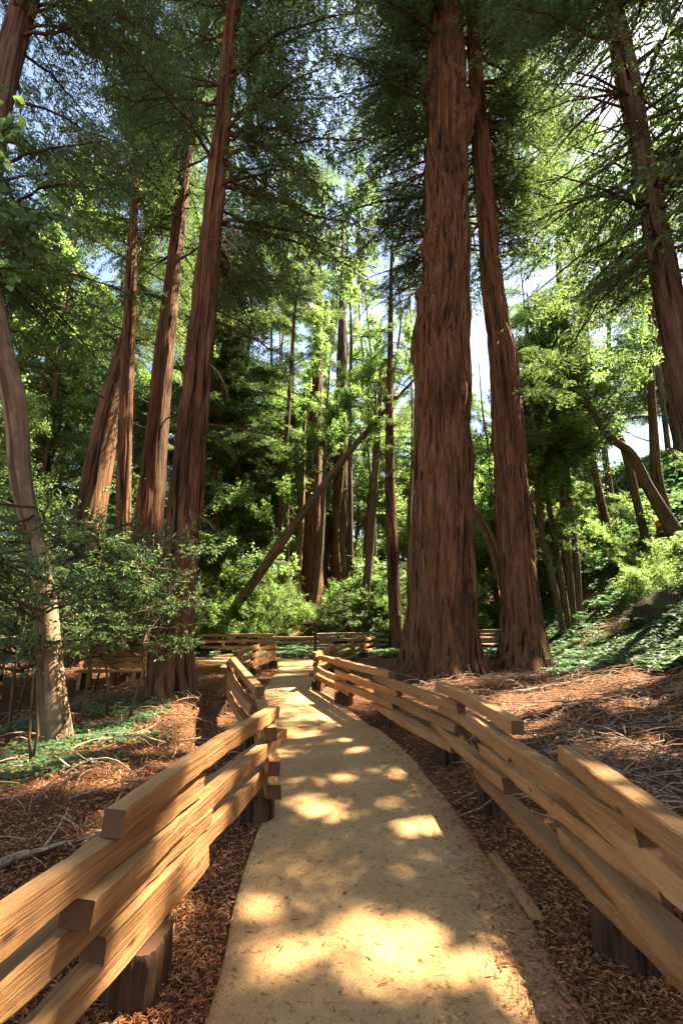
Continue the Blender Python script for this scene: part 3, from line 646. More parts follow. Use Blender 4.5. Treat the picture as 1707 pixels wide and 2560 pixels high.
# ---- middle distance
tree('redwood_tree', 'wide redwood base in the middle distance behind the far fence', 'tree',
     pxpath([(718, 1400, 62), (717, 1300, 50), (717, 1180, 43), (722, 1050, 38), (726, 900, 30)], 33, 36, 0), 64, .25, .07, 7, flare=.35, fh=1.0, seed=30.0,
     boughs=[dict(z0=13, z1=35.5, n=80, var=RWD, s0=.9, s1=1.5, grow=.5, seed=26, cull=False)])
tree('redwood_tree', 'distant redwood with grey twisted twigs right of the wide one', 'tree',
     pxpath([(787, 1400, 52), (786, 1300, 46), (783, 1180, 42), (783, 1050, 37), (784, 900, 29)], 36, 38, 0), 56, .25, .06, 7, flare=.2, fh=1.0, seed=31.0, bark=M_BARK2,
     boughs=[dict(z0=14, z1=37.5, n=80, var=RWD, s0=.9, s1=1.5, grow=.5, seed=27, cull=False), dict(z0=8, z1=10, n=6, var=DEADB, s0=.5, s1=.9, az=(180, 300), tilt=(-60, -20), seed=28)])
tree('redwood_tree', 'young redwood left of the largest trunk with sunlit rusty foliage', 'tree',
     pxpath([(909, 1470, 32), (903, 1320, 30), (895, 1100, 24), (895, 850, 15), (898, 650, 10), (902, 520, 5)], 21.5, 17.5, 0), 40, .2, .03, 10, flare=.3, fh=.5, seed=32.0,
     boughs=[dict(z0=5.5, z1=17, n=90, var=RW, s0=.3, s1=.75, seed=29, grow=.6, tilt=(-35, 0))])
tree('forest_tree', 'thin leaning trunk left of the young redwood', 'tree',
     pxpath([(827, 1455, 22), (846, 1300, 20), (857, 1150, 16), (868, 1000, 13), (875, 850, 9)], 24, 13, 0), 20, .25, .012, 10, bark=M_STEM, seed=33.0,
     boughs=[dict(z0=7, z1=14, n=36, var=BR, s0=.8, s1=1.5, seed=30)])
tree('forest_tree', 'ochre trunk touching the wide distant redwood', 'tree',
     pxpath([(676, 1400, 18), (685, 1300, 16), (692, 1200, 13), (697, 1060, 10), (700, 900, 8)], 31, 17, 0), 18, .3, .012, 10, bark=M_ALDER, seed=34.0,
     boughs=[dict(z0=9, z1=18, n=40, var=BRF, s0=.5, s1=1.0, seed=31, cull=False)])
tree('leaning_tree', 'long slim trunk leaning diagonally across the middle of the forest', 'tree',
     pxpath([(538, 1405, 24), (600, 1312, 23), (650, 1240, 22), (700, 1172, 20), (760, 1092, 17), (830, 1005, 13), (900, 925, 9), (960, 862, 5)], 22, None, 0), 28, .2, .012, 10, bark=M_STEM, seed=35.0,
     boughs=[dict(z0=5, z1=11.3, n=34, var=BR, s0=.6, s1=1.3, seed=32, tilt=(-20, 50))])
tree('redwood_tree', 'background redwood trunk just behind the right edge of the tall dark one', 'tree',
     pxpath([(488, 1330, 30), (500, 1050, 24), (510, 900, 20), (516, 750, 16), (524, 560, 10)], 24, 26, 0), 32, .3, .03, 9, seed=36.0, boughs=[dict(z0=10, z1=26, n=80, var=RWD, s0=.7, s1=1.3, seed=33)])
tree('redwood_tree', 'background redwood trunk left of the leaning log, dark crown', 'tree',
     pxpath([(520, 1330, 30), (530, 1080, 26), (541, 900, 20), (550, 750, 13), (558, 600, 8)], 27, 27, 0), 32, .3, .03, 9, seed=37.0, boughs=[dict(z0=8, z1=26, n=90, var=RWD, s0=.7, s1=1.4, seed=34)])
# ---- right slope
clump = [('left stem', [(1287, 1425, 15), (1268, 1330, 15), (1240, 1200, 14), (1226, 1000, 12), (1216, 850, 8), (1210, 740, 5)]),
         ('second stem from the left', [(1303, 1425, 15), (1288, 1330, 14), (1264, 1190, 13), (1246, 1050, 11), (1236, 900, 8), (1230, 780, 5)]),
         ('third stem from the left', [(1315, 1425, 17), (1306, 1300, 15), (1292, 1150, 14), (1281, 900, 11), (1281, 700, 9), (1278, 560, 6)]),
         ('right stem', [(1328, 1422, 17), (1324, 1300, 15), (1312, 1180, 13), (1299, 1050, 11), (1292, 900, 9), (1306, 780, 6)])]
for k, (nm, pts) in enumerate(clump):
    tree('bay_tree', nm + ' of the slim four-stem clump right of the second redwood', 'tree', pxpath(pts, 19.2 + .35*k, None, 0), 18, .25, .01, 10, bark=M_STEM, seed=40.0+k,
         boughs=[dict(z0=7.5, z1=15, n=44, var=BR, s0=.8, s1=1.6, seed=40+k), dict(z0=4, z1=8, n=8, var=BR, s0=.5, s1=1.0, seed=50+k)], group='stems of the slim clump')
tree('redwood_tree', 'grey leaning redwood on the slope behind the slim clump', 'tree',
     pxpath([(1358, 1295, 78), (1345, 1230, 58), (1330, 1160, 46), (1313, 1060, 34), (1300, 900, 24), (1290, 700, 16)], 27, 30, 0), 48, .2, .06, 8, bark=M_BARK2, flare=.15, fh=.8, seed=45.0,
     boughs=[dict(z0=17, z1=30, n=40, var=RWD, s0=.7, s1=1.3, seed=45)])
tree('bay_tree', 'crooked bay tree curving left from the slope at right', 'tree',
     pxpath([(1545, 1215, 32), (1520, 1175, 29), (1485, 1115, 25), (1448, 1042, 21), (1398, 1002, 17), (1362, 950, 14), (1336, 890, 12), (1308, 828, 11), (1306, 760, 9), (1288, 690, 7), (1280, 600, 4)], 18.5, None, 0), 24, .2, .012, 8, bark=M_STEM, seed=46.0,
     boughs=[dict(z0=9, z1=15.5, n=50, var=BR, s0=.7, s1=1.5, seed=46), dict(z0=6, z1=10, n=12, var=BR, s0=.5, s1=.9, seed=47, az=(-60, 60))])
tree('bay_tree', 'upright bay stem rising beside the crooked tree at right', 'tree',
     pxpath([(1530, 1190, 28), (1508, 1100, 24), (1500, 1000, 20), (1495, 880, 14), (1500, 760, 9)], 19.2, 15, 0), 20, .25, .01, 8, bark=M_STEM, seed=47.0,
     boughs=[dict(z0=6.5, z1=15, n=60, var=BR, s0=.8, s1=1.5, seed=48)])
tree('bay_tree', 'short forked limb snag beside the crooked bay tree', 'tree',
     pxpath([(1470, 1190, 18), (1440, 1060, 17), (1420, 1000, 15), (1395, 960, 12)], 20.5, None, 0), 16, .25, .01, 8, bark=M_STEM, seed=48.0,
     boughs=[dict(z0=5, z1=9, n=10, var=BR, s0=.4, s1=.8, seed=49)])
tree('bay_tree', 'pale leaning limb seen in the gap between the two big redwoods', 'tree',
     pxpath([(1168, 1365, 28), (1150, 1320, 27), (1122, 1235, 23), (1088, 1172, 20), (1050, 1110, 17), (1010, 1030, 12)], 18.2, None, 0), 22, .2, .012, 8, bark=M_ALDER, seed=49.0,
     boughs=[dict(z0=6.5, z1=10.5, n=14, var=BR, s0=.5, s1=.9, seed=51)])
# ---- the smooth-barked tree at left
AL_path = pxpath([(126, 1690, 68), (120, 1600, 60), (113, 1480, 51), (104, 1370, 46), (86, 1270, 43), (62, 1170, 43), (46, 1080, 46), (41, 980, 48), (28, 890, 48), (6, 800, 45), (-18, 690, 45), (-45, 560, 38), (-60, 400, 30)], 6.8, 14, 0)
tree('alder_tree', 'crooked smooth grey-barked tree at left with a bright patch of sun', 'tree', AL_path, 48, .07, .008, 6, bark=M_ALDER, flare=.3, fh=.35, seed=50.0, lumps=.05,
     boughs=[dict(z0=7.5, z1=13.5, n=16, var=BR, s0=.5, s1=1.0, az=(-50, 140), seed=52)])

MAPLE = [broad_bough(110+s_, 1.6, .13, 150, M_BAY, .9, .4) for s_ in range(3)]
tree('maple_tree', 'dark broad-leaved maple whose leaves hang into the top left corner', 'tree', np.array([(-6.4, 4.6, -.2, .16), (-6.3, 4.7, 3, .13), (-6.0, 4.9, 6, .10), (-5.7, 5.0, 9, .05), (-5.5, 5.1, 11, .02)]), 24, .15, .005, 6, bark=M_ALDER, seed=52.0,
     boughs=[dict(z0=5.2, z1=10.5, n=16, var=MAPLE, s0=.8, s1=1.3, az=(-40, 80), tilt=(-15, 20), seed=90, cull=False)])
# ---- broadleaf and redwood trees that fill the wood behind (foot position x, y; height; crown start)
LANDMARKS = [(-300, 'the left edge'), (60, 'the smooth-barked tree'), (205, 'the leaning left redwood'), (350, 'the sunlit left redwood'), (450, 'the tall dark redwood'), (717, 'the wide distant redwood'), (900, 'the young redwood'), (1015, 'the largest redwood'), (1180, 'the second redwood'), (1290, 'the slim clump'), (1450, 'the crooked bay tree'), (1700, 'the right edge')]
ORD = ['nearest', 'second nearest', 'third nearest', 'fourth nearest', 'fifth nearest', 'sixth nearest', 'farthest']
def place_labels(kind, spots):
    """say between which two trunks each one is seen, and how near it is among its neighbours"""
    cell = []
    for q in spots:
        x = pix(np.array([[q[0], q[1], h1(q[0], q[1]) + 3]]))[0, 0]; k = 0
        while k < len(LANDMARKS)-2 and x > LANDMARKS[k+1][0]: k += 1
        cell.append(k)
    out = []
    for i, q in enumerate(spots):
        same = sorted([spots[j][1] for j in range(len(spots)) if cell[j] == cell[i]]); rk = same.index(q[1])
        a_, b__ = LANDMARKS[cell[i]][1], LANDMARKS[cell[i]+1][1]
        out.append((ORD[min(rk, 6)] + ' ' if len(same) > 1 else '') + kind + ' between ' + a_.replace('the ', '') + ' and ' + b__.replace('the ', ''))
    return out
def filler(name, label, x, y, H, r, var, n, z0, s0, s1, seed, bark=None, group=None, lean=(0, 0), tilt=(-20, 40), cull=True, az=(0, 360)):
    rr = np.random.default_rng(seed); z = h1(x, y) - .2
    k = 6; f = np.linspace(0, 1, k)
    P = np.stack([x + lean[0]*f*f*H + np.cumsum(rr.normal(0, .012*H, k))*(f > 0), y + lean[1]*f*f*H + np.cumsum(rr.normal(0, .012*H, k))*(f > 0), z + f*H, r*(1 - .85*f)], -1)
    return tree(name, label, 'tree', P, 16, .5, r*.06, 8, bark=bark or M_STEM, seed=float(seed), group=group, flare=.2, fh=.4,
                boughs=[dict(z0=z + z0*H, z1=z + H*.99, n=n, var=var, s0=s0, s1=s1, seed=seed, tilt=tilt, grow=.7, cull=cull, az=az)])
far_broad = [(-3.5, 30, 15), (-6.5, 27, 14), (-1.0, 38, 19), (1.8, 32, 16), (3.2, 40, 20), (-9.5, 31, 16), (-4.5, 42, 20), (6.4, 34, 15), (8.5, 29, 12), (10.5, 38, 14), (-12, 25, 15), (-14.5, 34, 18),
             (-8, 38, 18), (14, 44, 14), (5, 48, 20), (-1.5, 50, 22), (-16, 22, 14), (19, 33, 13), (-6.5, 50, 21), (12.5, 30, 9), (0.2, 28.5, 9), (-10, 20, 9), (-13.5, 17, 10), (4.6, 27, 11)]
lbs = place_labels('leafy green tree', far_broad)
for k, (x, y, H) in enumerate(far_broad):
    filler('broadleaf_tree', lbs[k], x, y, H, .16 + .006*H, BRF if y > 26 else BR, int(40 + 2*H), .16, .8, 1.5, 200+k, group='leafy trees of the wood behind', cull=False)
tall = [(21, 26, 24), (25, 33, 27), (13.5, 22.5, 30), (16.5, 27, 32), (11, 29, 34), (-3.2, 27, 31), (.6, 31, 35), (3.0, 27, 27), (-6.6, 25, 31), (5.6, 31, 33), (-10.5, 27, 32), (-1.4, 38, 48), (1.2, 44, 50), (-3.6, 33, 42), (9.5, 36, 36), (-15, 22, 27), (14.5, 33, 27), (7.0, 41, 38), (-5.4, 36, 38)]
maples = [(-1.8, 25.6, 21), (1.5, 28, 23), (-4.4, 29, 24), (3.6, 24.6, 16), (-7.4, 24, 19), (.2, 34, 27), (9.2, 27, 17), (12.8, 26, 14)]
lbs = place_labels('sunlit maple', maples)
for k, (x, y, H) in enumerate(maples):
    filler('maple_tree', lbs[k], x, y, H, .2, BRF, 95, .18, .6, 1.1, 330+k, group='maples of the wood', tilt=(-20, 45), cull=False)
lbs = place_labels('tall leafy conifer', tall)
for k, (x, y, H) in enumerate(tall):
    filler('redwood_tree', lbs[k], x, y, H, .22, RWD if k % 3 else BRF, 95 if k % 3 else 80, .13, .9, 1.45, 350+k, bark=M_BARK2, group='tall conifers of the wood', tilt=(-25, 15), cull=False)
far_rw = [(-11, 40, 34), (-18, 36, 32), (-24, 30, 30), (-7, 58, 40), (4, 60, 38), (11, 55, 30), (-2.2, 62, 42), (-14, 54, 38), (17, 58, 30), (24, 48, 26), (-21, 20, 28), (-28, 42, 34), (30, 38, 24), (22, 28, 20)]
lbs = place_labels('tall distant conifer', far_rw)
for k, (x, y, H) in enumerate(far_rw):
    filler('redwood_tree', lbs[k], x, y, H, .5, RWD, 100, .22, 1.2, 2.0, 300+k, bark=M_BARK2, group='distant conifers', tilt=(-25, 10), cull=False)
# ---- trees standing right of the picture that throw the dappled shade: crowns of big sprays with gaps carved out for chosen sun spots
def shade_tree(label, x, y, H, r_, n, z0, s0, s1, seed, group):
    q = np.random.default_rng(seed); z = h1(x, y) - .2; f = np.linspace(0, 1, 6)
    path = np.stack([x + .02*H*np.sin(f*3+seed), y + 0*f, z + f*H, r_*(1-.85*f)], -1)
    root, P, R = tree('redwood_tree', label, 'tree', path, 20, .5, r_*.06, 8, seed=float(seed), group=group, flare=.2, fh=.4)
    carved_crown(root, P, n, z + H*z0, z + H*.98, s0, s1, q, 230, .16, .28)
for k, (x, y, H) in enumerate([(8.8, 5.2, 21), (8.2, 1.0, 20), (13.0, 8.0, 22), (10.8, 9.2, 21), (15.5, 12.5, 18), (12.0, 3.0, 22), (17.5, 17.5, 17)]):
    shade_tree('redwood outside the right edge whose boughs are carved to dapple the path', x, y, H, .34, 130, .30, .6, 1.1, 400+k, 'redwoods right of the picture')
filler('redwood_tree', 'redwood outside the left edge whose boughs reach over the alder', -9.5, 8.0, 20, .3, RW, 120, .3, .6, 1.1, 420, bark=M_BARK, tilt=(-25, 20))

# ------------------------------------------------------------------ split-rail fences
def rail_mesh(L, seed, w=.115, h=.10, rough=.5):
    r = np.random.default_rng(seed); n = 34; s = np.linspace(-L/2, L/2, n)
    base = np.array([(-.5, -.46), (-.46, -.5), (.46, -.5), (.5, -.46), (.5, .46), (.46, .5), (-.46, .5), (-.5, .46)])
    base = base*(1 + r.normal(0, .05, base.shape)); sk = r.uniform(-.16, .16); base[:, 0] += base[:, 1]*sk
    bow = r.normal(0, .010)*L; bz = r.normal(0, .006)*L; tw = r.normal(0, .18)
    V = []
    ph = r.random()*50
    for q, x in enumerate(s):
        f = x/L; t_ = tw*f
        sw = w*(1 + .14*rough*(vn(np.array([x*1.9+ph, .3, 1])) - .5)*2); sh = h*(1 + .12*rough*(vn(np.array([x*2.1+ph, 4.3, 1])) - .5)*2)
        nb = base.copy()
        for kk in range(8):
            nb[kk] += rough*.14*(vn(np.array([x*2.6 + ph, kk//2*3.1, 7.7])) - .5) + .10*(vn(np.array([x*11 + ph, kk//2*3.1, 2.7])) - .5)
        yy = nb[:, 0]*sw; zz = nb[:, 1]*sh
        ex = np.zeros(8)
        if q == 0 or q == n-1: ex = r.normal(0, .0015, 8) + .10*zz*np.sign(f)*r.uniform(-1, 1)
        V.append(np.stack([x + ex, yy*math.cos(t_) - zz*math.sin(t_) + bow*(1-4*f*f), yy*math.sin(t_) + zz*math.cos(t_) + bz*(1-4*f*f)], -1))
    V = np.array(V); i = np.arange(n-1)[:, None]; j = np.arange(8)[None]
    mb = MB(); Vf = V.reshape(-1, 3)
    mb.add(Vf, np.stack([i*8+j, (i+1)*8+j, (i+1)*8+(j+1) % 8, i*8+(j+1) % 8], -1).reshape(-1, 4), 0)
    for e, o_ in ((0, 1), (n-1, -1)):
        ring = V[e]; c = ring.mean(0)
        vv = np.vstack([ring, c]); tri = [[8, (k+1) % 8, k] if o_ < 0 else [8, k, (k+1) % 8] for k in range(8)]
        mb.add(vv, np.array([[a_, c_, b__, -1] for a_, b__, c_ in tri]), 1)
    return mb
RSEED = [0]
def rail(root, base, a, b, z, wood=None, w=.115, h=.10, rough=.5, za=None, zb=None):
    """one split rail from a to b (plan points), its centre at height z"""
    RSEED[0] += 1
    a = np.array([*a, z if za is None else za]); b = np.array([*b, z if zb is None else zb]); d = b - a; L = np.linalg.norm(d)
    me = rail_mesh(L, 900 + RSEED[0], w, h, rough).mesh('rail', [wood or M_WOOD, M_ENDW])
    me.polygons.foreach_set('use_smooth', np.zeros(len(me.polygons), bool))
    o = link('rail', me, root); o.location = Vector((a+b)/2 - base)
    o.rotation_euler = (0, -math.asin(d[2]/L), math.atan2(d[1], d[0])); return o
def stump(root, base, x, y, r=.15, h=.22, seed=0):
    n = 56; z0 = h1(x, y) - .06; rr = np.random.default_rng(seed+5)
    th = np.linspace(0, 2*np.pi, n, endpoint=False)
    prof = 1 + .10*np.sin(th*3 + rr.random()*6) + .05*np.sin(th*5 + rr.random()*6) + .035*rr.normal(0, 1, n)
    rings = []
    for zz, f in ((z0, 1.08), (z0 + h*.35, 1.0), (h*.8, .98), (h-.012, .97), (h, .92)):
        rings.append(np.stack([np.cos(th)*r*prof*f, np.sin(th)*r*prof*f, np.full(n, zz)], -1))
    V = np.array(rings); m_ = len(V); i = np.arange(m_-1)[:, None]; j = np.arange(n)[None]
    mb = MB(); A = V.copy(); A[..., 2] += seed
    mb.add(V, np.stack([i*n+j, i*n+(j+1) % n, (i+1)*n+(j+1) % n, (i+1)*n+j], -1).reshape(-1, 4), 0, A)
    top = np.vstack([V[-1], [0, 0, h]]); A2 = top[:, [2, 0, 1]]
    mb.add(top, np.array([[n, k, (k+1) % n, -1] for k in range(n)]), 1, A2)
    me = mb.mesh('stump_block', [M_STUMP, M_ENDW])
    o = link('stump_block', me, root); o.location = Vector((x-base[0], y-base[1], 0)); return o
def fence(label, panels, blocks, base, wood=None, name='split_rail_fence', w=.100, h=.10):
    root = thing(name, Vector(base), label, 'fence'); base = np.array(base, float); r = np.random.default_rng(len(panels))
    for (a, b, hi) in panels:
        a = np.array(a, float); b = np.array(b, float); d = (b-a)/np.linalg.norm(b-a); nrm = np.array([-d[1], d[0]])
        for k in range(3):
            e0, e1 = r.uniform(-.10, .14, 2); off = nrm*r.normal(0, .022)
            z = .22 + h/2 + (2*k + (1 if hi else 0))*(h+.004) + h1(*((a+b)/2))*0
            rail(root, base, a - d*e0 + off, b + d*e1 + off, z, wood, w*r.uniform(.9, 1.15), h, [.5, .9, .35][k] if not hi else [.9, .5, .3][k])
    for k, (x, y, rad) in enumerate(blocks): stump(root, base, x, y, rad, .215, k)
    return root
RP = [((1.36, 2.95), (1.20, .3), True), ((1.22, 4.45), (1.34, 2.15), False), ((1.15, 5.8), (1.29, 3.8), True), ((.57, 7.6), (1.20, 5.15), False), ((-.05, 9.05), (.76, 6.85), True), ((-.56, 10.95), (.15, 8.7), False)]
RB = [(1.40, 2.62, .155), (1.28, 4.25, .145), (1.20, 5.65, .13), (.69, 7.45, .15), (.05, 9.15, .17), (-.52, 10.8, .14), (1.26, .8, .16)]
fence('right-hand split-rail fence curving from the right foreground to the largest redwood', RP, RB, (1.5, 2.35, 0))
fence('stretch of split-rail fence running back past the sign post to the far corner', [((-.60, 10.6), (-.22, 13.6), True), ((-.28, 13.1), (.42, 17.1), False), ((.3, 16.6), (.95, 19.4), True), ((.85, 18.9), (1.55, 21.3), False)],
      [(-.25, 13.3, .14), (.36, 16.8, .14), (.9, 19.1, .14), (1.5, 21.1, .14)], (.3, 16.8, 0))
LP = [((-1.32, .2), (-.82, 2.85), False), ((-.95, 2.02), (-.60, 4.32), True), ((-.56, 3.85), (-1.22, 6.6), False), ((-.96, 5.45), (-2.16, 9.35), True), ((-2.10, 8.6), (-2.42, 11.4), False), ((-2.42, 10.9), (-2.40, 13.6), True), ((-2.45, 13.2), (-2.25, 15.9), False)]
LB = [(-.90, 2.40, .14), (-.68, 4.12, .13), (-1.08, 6.0, .14), (-2.08, 9.0, .15), (-2.05, 8.2, .13), (-2.40, 11.2, .14), (-2.40, 13.4, .14), (-2.25, 15.6, .14), (-1.2, .8, .16)]
fence('left-hand split-rail fence beside the path, honey-coloured rails', LP, LB, (-.86, 2.42, 0))
FP = []; FB = []
fx = np.linspace(-5.6, 1.7, 4); fy = 19.6 + .22*(fx + 5.6) + np.array([0, .15, -.1, .1])
for k in range(3):
    FP.append(((fx[k]-.3, fy[k]-.05), (fx[k+1]+.3, fy[k+1]+.05), k % 2 == 0)); FB.append((fx[k+1], fy[k+1], .14))
FB.append((fx[0], fy[0], .14))
fence('far split-rail fence crossing behind the bend of the path', FP, FB, (-2, 20.3, 0), M_OLDWOOD, w=.13, h=.11)

# boards edging the path
def plank_mesh(L, w, h, seed): return rail_mesh(L, seed, w, h, .12)
for k, (p0, p1, lb) in enumerate([((939, 1829), (1014, 1876), 'far edging board along the right side of the path'), ((1232, 2126), (1346, 2288), 'near edging board half buried at the right side of the path')]):
    a, b = gnd(*p0, .05), gnd(*p1, .05); d = b-a; L = np.linalg.norm(d)
    o = link('edging_board', plank_mesh(L, .045 if k == 0 else .075, .11, 70+k).mesh('edging_board', [M_WOOD, M_ENDW])); o.location = (*((a+b)/2), -.022); o.rotation_euler = (0, 0, math.atan2(d[1], d[0]))
    tag(o, lb, 'board', 'boards edging the path')

# ------------------------------------------------------------------ litter on the floor
def litter(n, ymax, lo, hi, wid, seed, xmax=.95, on_path=.012, leaf=False):
    r = np.random.default_rng(seed)
    y = 1.0/(r.uniform(1/ymax, 1/1.6, n*2)); x = r.uniform(-xmax, xmax, n*2)*(y+.4)
    dp = dist_path(x, y); cx = np.interp(y, PATH_C[:13, 1], PATH_C[:13, 0]); wdt = np.interp(y, PATH_C[:13, 1], (PATH_R[:13, 0]-PATH_L[:13, 0])/2)
    side = x - cx
    ins = (np.abs(side) < wdt) & (y < 16.5)
    edge = np.clip((side - wdt + .30)/.30, 0, 1)*(y < 9)                       # needles drift over the right edge
    keep = ~ins | (r.random(n*2) < np.maximum(on_path, edge*.75))
    x, y, ins = x[keep][:n], y[keep][:n], ins[keep][:n]
    z = hgt(x, y) + np.where(ins, .050, 0.008) + r.uniform(0, .03, len(x))*np.where(ins, .15, 1)
    a = r.uniform(0, 2*np.pi, len(x)); ln = r.uniform(lo, hi, len(x))*np.clip(.40 + y*.09, .5, 2.2)
    dv = np.stack([np.cos(a), np.sin(a), r.normal(0, .28, len(x))*np.where(ins, .2, 1)], -1)
    nv = np.stack([r.normal(0, .6, len(x)), r.normal(0, .6, len(x)), np.ones(len(x))], -1)
    mb = MB(); leaf_quads(mb, np.stack([x, y, z], -1), dv, nv, ln, ln*wid, 0, .10 if not leaf else .2); return mb
o = link('needle_litter', litter(150000, 24, .03, .085, .13, 1).mesh('needle_litter', [M_LITTER], False)); tag(o, 'fallen red-brown redwood needles covering the forest floor', 'litter', kind='stuff')
o = link('leaf_litter', litter(9000, 22, .03, .07, .5, 2, leaf=True).mesh('leaf_litter', [M_LEAFLIT], False)); tag(o, 'dry brown leaves scattered over the needles', 'litter', kind='stuff')

# thin dead twigs, thick on the right beyond the fence
def stick_pts(x, y, L, a, r, bend=.12, lift=.03, n=7):
    s = np.linspace(0, L, n); k = np.cumsum(r.normal(0, bend, n)); ang = a + k*.5
    px = x + np.cumsum(np.cos(ang))*L/n; py = y + np.cumsum(np.sin(ang))*L/n
    return np.stack([px, py, hgt(px, py) + lift + np.abs(np.sin(s/L*3.1))*r.uniform(0, .12)], -1)
r = np.random.default_rng(5); mb = MB()
for k in range(2200):
    if k < 1900:
        y = r.uniform(3.6, 13.2); x = r.uniform(1.9, 2.2 + .72*y); a = r.uniform(0, 6.28) if k % 3 else r.normal(0, .4)
        if x < np.interp(y, [3, 8, 12], [1.7, 1.5, 2.0]): continue
    else:
        y = r.uniform(2.0, 12); x = -1.3 - r.random()*(1 + .55*y); a = r.uniform(0, 6.28)
    L = r.uniform(.15, .6) if k % 4 else r.uniform(.6, 1.5); P = stick_pts(x, y, L, a, r, .55, .01 + r.random()*.09)
    P[:, 2] += np.linspace(0, 1, 7)**2*r.uniform(-.02, .14)*(k % 5 == 0)
    mb.add(*tube(P, np.linspace(1, .4, 7)*r.uniform(.004, .009)*(1.5 if L > .6 else 1), 4)[:2], 0)
o = link('dead_twigs', mb.mesh('dead_twigs', [M_DEAD])); tag(o, 'tangle of thin dead twigs lying on the needles', 'twigs', kind='stuff')
sticks = [(1330, 1450+70, 1600, 1560, .030, 'long dark dead branch lying in front of the ferns at right'),
          (1180, 1600, 1360, 1580, .035, 'pale fallen branch behind the right fence below the second redwood'),
          (1300, 1640, 1560, 1600, .020, 'bleached thin branch across the brush pile at right edge'),
          (1240, 1560, 1480, 1620, .016, 'thin grey branch slanting down through the brush at right'),
          (1380, 1500, 1560, 1530, .028, 'straight fallen branch under the ferns at far right'),
          (1330, 1760, 1460, 1700, .014, 'short bent stick below the orange flag'),
          (1112, 1545, 1140, 1500, .03, 'pale stick propped against the foot of the second redwood'),
          (0, 2030, 190, 1955, .030, 'fallen branch lying behind the left fence near the red flag'),
          (1460, 1660, 1568, 1690, .02, 'grey stick at the right edge beyond the brush')]
for (x0, y0, x1, y1, rad, lb) in sticks:
    a, b = gnd(x0*D, y0*D), gnd(x1*D, y1*D); n = 9; f = np.linspace(0, 1, n)[:, None]
    P2 = a*(1-f) + b*f + np.cumsum(r.normal(0, .02, (n, 2)), 0); P = np.c_[P2, hgt(P2[:, 0], P2[:, 1]) + .05]
    if 'propped' in lb: P[:, 2] = np.linspace(.03, .7, n)
    c = P[0].copy(); root = thing('fallen_branch', Vector(c), lb, 'branch', 'fallen branches')
    mb = MB(); mb.add(*[q for q in tube(P - c, np.linspace(1, .45, n)*rad, 7, 1.0, .15)][:2], 0); link('stem', mb.mesh('stem', [M_DEAD]), root)
    for q in range(3):
        mb = MB(); p0 = P[3+q*2]-c; a_ = math.atan2(*(b-a)[::-1]) + (1 if q % 2 else -1)*.7
        tp = p0 + np.outer(np.linspace(0, .35, 5), [math.cos(a_), math.sin(a_), .25]) + np.cumsum(r.normal(0, .008, (5, 3)), 0)
        mb.add(*tube(tp, np.linspace(.6, .2, 5)*rad*.7, 5)[:2], 0); link('side_twig', mb.mesh('side_twig', [M_DEAD]), root)

# ------------------------------------------------------------------ sorrel carpet (left) and green cover (right slope, far)
def carpet(name, label, pts, size, m_, seed, cat='ground cover', trif=True):
    r = np.random.default_rng(seed); x, y = pts[:, 0], pts[:, 1]; n = len(x); z = hgt(x, y)
    hh = r.uniform(.4, 1.3, n)*size*1.3; mb = MB(); a0 = r.uniform(0, 6.28, n); tl = r.normal(0, .25, (n, 2))
    for k in range(3):
        a = a0 + k*2.094; C = np.stack([x, y, z + hh], -1)
        leaf_quads(mb, C, np.stack([np.cos(a), np.sin(a), r.normal(-.15, .15, n)], -1), np.stack([tl[:, 0], tl[:, 1], np.ones(n)], -1), size*r.uniform(.7, 1.2, n), size*.95, 0, .12)
    o = link(name, mb.mesh(name, [m_], False)); return tag(o, label, cat, kind='stuff')
r = np.random.default_rng(31)
def scatter(n, x0, x1, y0, y1, thr, sc, seed):
    x = r.uniform(x0, x1, n); y = r.uniform(y0, y1, n); k = n2(x, y, sc, seed) > thr; return np.c_[x, y][k]
p = scatter(15000, -8.5, -1.9, 4.3, 9.6, .42, 1.5, 5.5)
lim = np.interp(p[:, 1], [4.3, 5.2, 6.5, 8, 9.6], [-3.2, -2.5, -2.3, -2.6, -3.0]) + (n2(p[:, 0], p[:, 1], 1.5, 2)-.5)*1.4
p = p[(p[:, 0] < lim) & (r.random(len(p)) < np.clip((lim - p[:, 0])/.8, .1, 1))]
carpet('wood_sorrel', 'carpet of blue-green clover-leaved sorrel under the smooth-barked tree', p, .045, M_SORREL, 1)
p = np.concatenate([scatter(30000, 5.5, 20, 12.6, 30, .36, .5, 7.7), scatter(12000, 6.8, 16, 10.2, 14, .38, .5, 7.7), scatter(6000, -9, 3.5, 18.4, 24, .42, .6, 9.7)])
p = p[(dist_path(p[:, 0], p[:, 1]) > 1.2)]
carpet('ground_cover', 'low green plants covering the slope and the far verge', p, .12, M_FERN, 2)

p = scatter(16000, 13, 42, 17, 60, .30, .4, 3.7)
carpet('slope_scrub', 'green scrub covering the upper slope behind the right-hand trees', p, .30, M_FERN, 3)
